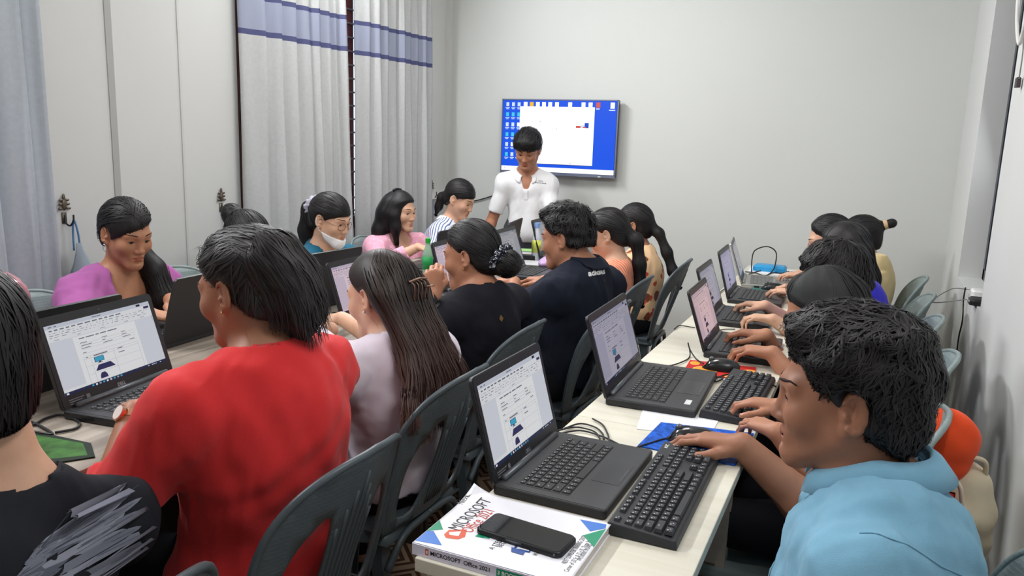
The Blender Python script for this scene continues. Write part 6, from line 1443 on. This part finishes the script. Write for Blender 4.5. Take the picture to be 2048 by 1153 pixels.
# M: standing teacher
if want('M'):
    hc = CAM+pray(1055, 300)*4.93; T = head_T(hc, -78, 26, .93, 3); WP = cloth('white polo', (226, 226, 228), var=.01, bump=.3)
    c = person('person standing in a white polo shirt in front of the television', (hc[0]-.02, hc[1]+.10), -72, hc, -78, 26, hroll=3, sex='m', hs=.93, res=.006, pelz=.86, stand=True, fine=.62, skinm=SK_B, hair='short', shirt=WP, sleeve=.72, sl_loose=.009, neck='collar', nfo=.075, nup=.165, eyes=.45, seed=18, girth=.84, shw=.136, drop=.060, wr=.003, pants=cloth('grey trousers', (70, 72, 82)),
               L=(hc+V3(.24, -.20, -.58), (.1, -.4, -.9), 'rest'), R=(hc+V3(-.20, -.24, -.58), (-.1, -.4, -.9), 'rest'),
               hp=hcap(th=.020, top=1.35, n=2000, w=.0016, steps=9, step=.011, off=.005, noise=.15, lift=.006, lowcut=-.05, rough=.002, rsc=80, fw=.12, puffs=[(0, .055, .085, .07, .05, .035)], **FR([-.14, -.07, -.04, -.01, .02, .038, .05], [-.2, -.06, -.03, .002, .035, .085, .15])))
    collar(c, WP, gap=.042, lift=.040)
    P = [c['nb']+c['f']*.09-c['up']*(.05+.02*k) for k in range(5)]; q = c['Sg'].project(np.array(P), .0015, 8); ux = c['rt']*.012
    MB().add([v+s*ux+c['f']*.001-c['org'] for v in q for s in (-1, 1)], [(2*i, 2*i+1, 2*i+3, 2*i+2) for i in range(4)]).build('placket', WP, c['root'], True)
    pr = []
    for x0, x1, y in ((-.035, .035, 0), (-.018, .012, .012)):
        n = 7; pr += [([(x0+(x1-x0)*k/n, y), (x0+(x1-x0)*(k+.7)/n, y), (x0+(x1-x0)*(k+.7)/n, y+.006), (x0+(x1-x0)*k/n, y+.006)], [(0, 1, 2, 3)], 0, 0) for k in range(n)]
    conform(c, pr, CAM+pray(1078, 370)*4.8, nrm(-c['rt']+c['up']*-.06), c['up'], -c['f'], [mat('grey embroidery', (110, 112, 118), .7)], 'chest_print')
# O..S: the row along the right wall
if want('O'):
    hc = CAM+pray(1648, 632)*2.02; T = head_T(hc, 184, 22, FS)
    tl = [[(T(-.06, -.03, .03), .03), (T(-.072, .0, -.05), .028), (T(-.075, .0, -.10)+V3(.0, 0, -.07), .024), (T(-.075, .0, -.10)+V3(.01, 0, -.21), .008)], [(T(0, -.08, .03), .04), (T(0, -.09, -.06), .04), (T(0, -.10, -.10)+V3(.04, 0, -.06), .035), (T(0, -.10, -.1)+V3(.07, 0, -.16), .01)]]
    c = person('person with long dark hair typing on the second keyboard behind the person in light blue', (.0, 2.0), 180, hc, 184, 22, res=.006, skinm=SK_B, hair='loose', hairm=H_GRN, shirt=cloth('dark brown', (44, 36, 36)), sleeve=.5, nfo=.07, eyes=.5, seed=19,
               L=(tab(1558, 866, .805), (-.75, .60, -.02), 'type', (.3, -.6, -.8)), R=(tab(1566, 815, .805), (-.95, .10, -.02), 'type', (.3, .6, -.8)), hp=hcap(th=.016, n=2600, w=.0015, tails=tl, steps=16, step=.013, off=.004, noise=.06, grab=.03, ears=False, rough=.002, rsc=80))
if want('P'):
    hc = CAM+pray(1672, 562)*2.66; T = head_T(hc, 180, 24, MS)
    c = person('person in a dark grey top typing, third along the right wall', (.0, 2.62), 180, hc, 182, 24, sex='m', res=.006, skinm=SK_B, hair='fluffy', shirt=cloth('dark grey tee', (44, 46, 52)), sleeve=.6, nfo=.075, eyes=.5, seed=20,
               L=(tab(1548, 708, .805), (-1, .15, -.02), 'type', (.3, -.7, -.8)), R=(tab(1535, 672, .805), (-1, .05, -.02), 'type', (.3, .6, -.8)), hp=hcap(th=.02, top=1.3, n=2200, w=.0016, steps=9, step=.010, off=.006, noise=.25, lift=.006, wave=.3, rough=.003, rsc=90, fw=.06, lowcut=-.06, puffs=[(0, .075, .075, .06, .05, .03)]))
if want('Q'):
    hc = CAM+pray(1688, 505)*3.15; T = head_T(hc, 182, 16, FS)
    tl = []
    for sx in (-.06, -.03, .0, .03, .06): b = T(sx, -.07, -.01); tl.append([(T(sx*.9, -.05, .05), .036), (b, .036), (b+V3(.04, 0, -.10), .034), (b+V3(.07, sx*-.3, -.24), .012)])
    c = person('person in a bright blue top with silver bangles along the right wall', (.0, 3.20), 180, hc, 182, 16, res=.0065, skinm=SK_C, hair='loose', shirt=cloth('royal blue', (50, 44, 186)), sleeve=.8, nfo=.06, eyes=.5, seed=21,
               L=(tab(1548, 640, .805), (-1, .2, -.02), 'type', (.3, -.7, -.8)), R=(tab(1532, 612, .805), (-1, .05, -.02), 'type', (.3, .6, -.8)), hp=hcap(th=.013, n=1200, w=.0022, tails=tl, steps=18, step=.015, off=.002, noise=.04, grab=.03, ears=False))
    wrist_band(c, 'L', .025, .002, SILV, None, 'bangle', None, .03); wrist_band(c, 'L', .026, .002, SILV, None, 'bangle', None, .042)
if want('R'):
    hc = CAM+pray(1660, 482)*3.62; T = head_T(hc, 182, 16, FS)
    c = person('person with pink rimmed glasses half hidden behind the blue top', (.0, 3.68), 180, hc, 182, 16, res=.0065, skinm=SK_C, hair='bun', shirt=cloth('dusty beige', (190, 160, 140)), sleeve=.8, nfo=.06, eyes=.5, seed=22,
               L=(tab(1592, 586, .805), (-1, .25, -.02), 'mouse', (.3, -.7, -.8)), R=(V3(-.25, 3.86, .805), (-1, 0, 0), 'type', (.3, .6, -.8)), hp=hcap(th=.013, n=800, w=.002, tie=T(0, -.11, 0), blobs=[(T(0, -.13, -.01), .036)], steps=12, step=.012, off=.002))
    glasses(c, mat('pink spectacle frame', (196, 120, 130), .35))
if want('S'):
    hc = CAM+pray(1722, 478)*4.08; T = head_T(hc, 184, 14, FS)
    c = person('person in a pale yellow top with a beige scrunchie, by the back wall', (.01, 4.22), 182, hc, 184, 14, res=.0065, skinm=SK_C, hair='bun', shirt=cloth('pale yellow', (222, 198, 148)), sleeve=.8, nfo=.06, eyes=.5, seed=23,
               L=(tab(1606, 552, .805), (-1, .1, -.02), 'type', (.3, -.7, -.8)), R=(V3(-.22, 4.42, .805), (-1, 0, 0), 'type', (.3, .6, -.8)), hp=hcap(th=.013, n=800, w=.002, tie=T(0, -.115, .055), tails=[[(T(0, -.105, .055), .02), (T(0, -.170, .06), .022)]], steps=12, step=.012, off=.002, grab=.01))
    q = [T(0, -.118, .056)-c['org'], T(0, -.128, .057)-c['org'], T(0, -.145, .0585)-c['org'], T(0, -.152, .059)-c['org']]; MB().tube(q, [.020, .025, .025, .020], 16).build('scrunchie', mat('beige scrunchie', (206, 176, 134), .8), c['root'], True)
# T: satin top at the left edge
if want('T'):
    hc = CAM+pray(-105, 470)*2.12; T = head_T(hc, 0, 16, FS)
    c = person('person in a shiny pink satin top at the left edge of the picture', (-2.42, 1.14), 0, hc, 0, 16, res=.0075, skinm=SK_A, hair='loose', shirt=mat('pink satin', (200, 140, 150), .22, .6, .25, var=.25, vscale=40, bump=.5, bscale=40), sleeve=1.2, sl_loose=.02, nfo=.055, eyes=.5, seed=24, wr=.005,
               R=(V3(-2.12, 1.05, .86), (1, .1, -.1), 'type'), L=(V3(-2.12, 1.3, .86), (1, -.1, -.1), 'type'), hp=hcap(th=.014, n=500, w=.0024, steps=12, step=.014, off=.002))
print('arm stretch', [s for s in ST if s > 1.05])

# ------------------------------------------------------------------ bags by the right wall
def blob(name, prims, res, m, parent, org, wr=.0, sc=60, k=.03, seed=1):
    lo = np.min([p[1] for p in prims], 0)-.05; hi = np.max([p[2] for p in prims], 0)+.05; G = Grid(lo, hi, res)
    for p in prims: G.add(p, k)
    if wr: G.wrinkle(wr, sc, seed)
    V_, Q_ = G.surface(); return mesh_np(name, V_, Q_, m, parent, None, True, org), G
q = CAM+pray(1885, 898)*1.84; org = V3(q[0], q[1], 0); t = empty('orange_bag', tuple(org)); tag(t, 'orange cloth pouch with a white drawstring beside the person in light blue', 'bag')
ORG = cloth('orange bag', (226, 76, 34), var=.06); o, G = blob('pouch_body', [ell(q+V3(0, 0, .02), (.075, .06, .075)), ell(q+V3(-.05, 0, -.02), (.05, .05, .05)), cap(q+V3(.0, 0, -.05), q+V3(.02, 0, -.13), .045, .03)], .005, ORG, t, org, .004, 50)
MB().tube([v-org for v in smoothpath([q+V3(-.01, -.065, -.05), q+V3(.01, -.075, -.035), q+V3(.035, -.07, -.055), q+V3(.045, -.06, -.09), q+V3(.05, -.05, -.12)])], .005, 8).build('drawstring', mat('cream cord', (232, 214, 196), .7), t, True)
MB().rbox((-.012, -.078, q[2]-.125), (.03, -.070, q[2]-.075), .008).build('red_tag', mat('red cloth', (200, 40, 36), .8), t)
pf = []
vs, fs = text_polys('NEXT', .026)
m_ = MB(); pp = [G.project(np.array([q+V3(-.062+v[0]*.8, -.045, .022+v[1]-v[0]*.55)]), .001, 6)[0]-org for v in vs]; m_.add(pp, fs); m_.build('bag_lettering', mat('white print', (220, 220, 220), .5), t)
q2 = q+V3(.055, .03, -.17); org = V3(q2[0], q2[1], 0); t = empty('cream_bag', tuple(org)); tag(t, 'crumpled cream cloth bag standing below the orange pouch', 'bag')
blob('bag_body', [ell(q2, (.075, .09, .14)), ell(q2+V3(-.01, 0, -.25), (.09, .11, .19)), ell(q2+V3(-.01, 0, -.46), (.09, .11, .17))], .007, cloth('cream cloth', (206, 194, 168), var=.06), t, org, .007, 45, .06, 3)
MB().tube([v-org for v in smoothpath([q2+V3(-.03, -.03, .11), q2+V3(-.02, -.05, .16), q2+V3(.03, -.04, .16), q2+V3(.04, -.02, .11)])], .006, 8).build('handle', cloth('cream cloth', (206, 194, 168)), t, True)
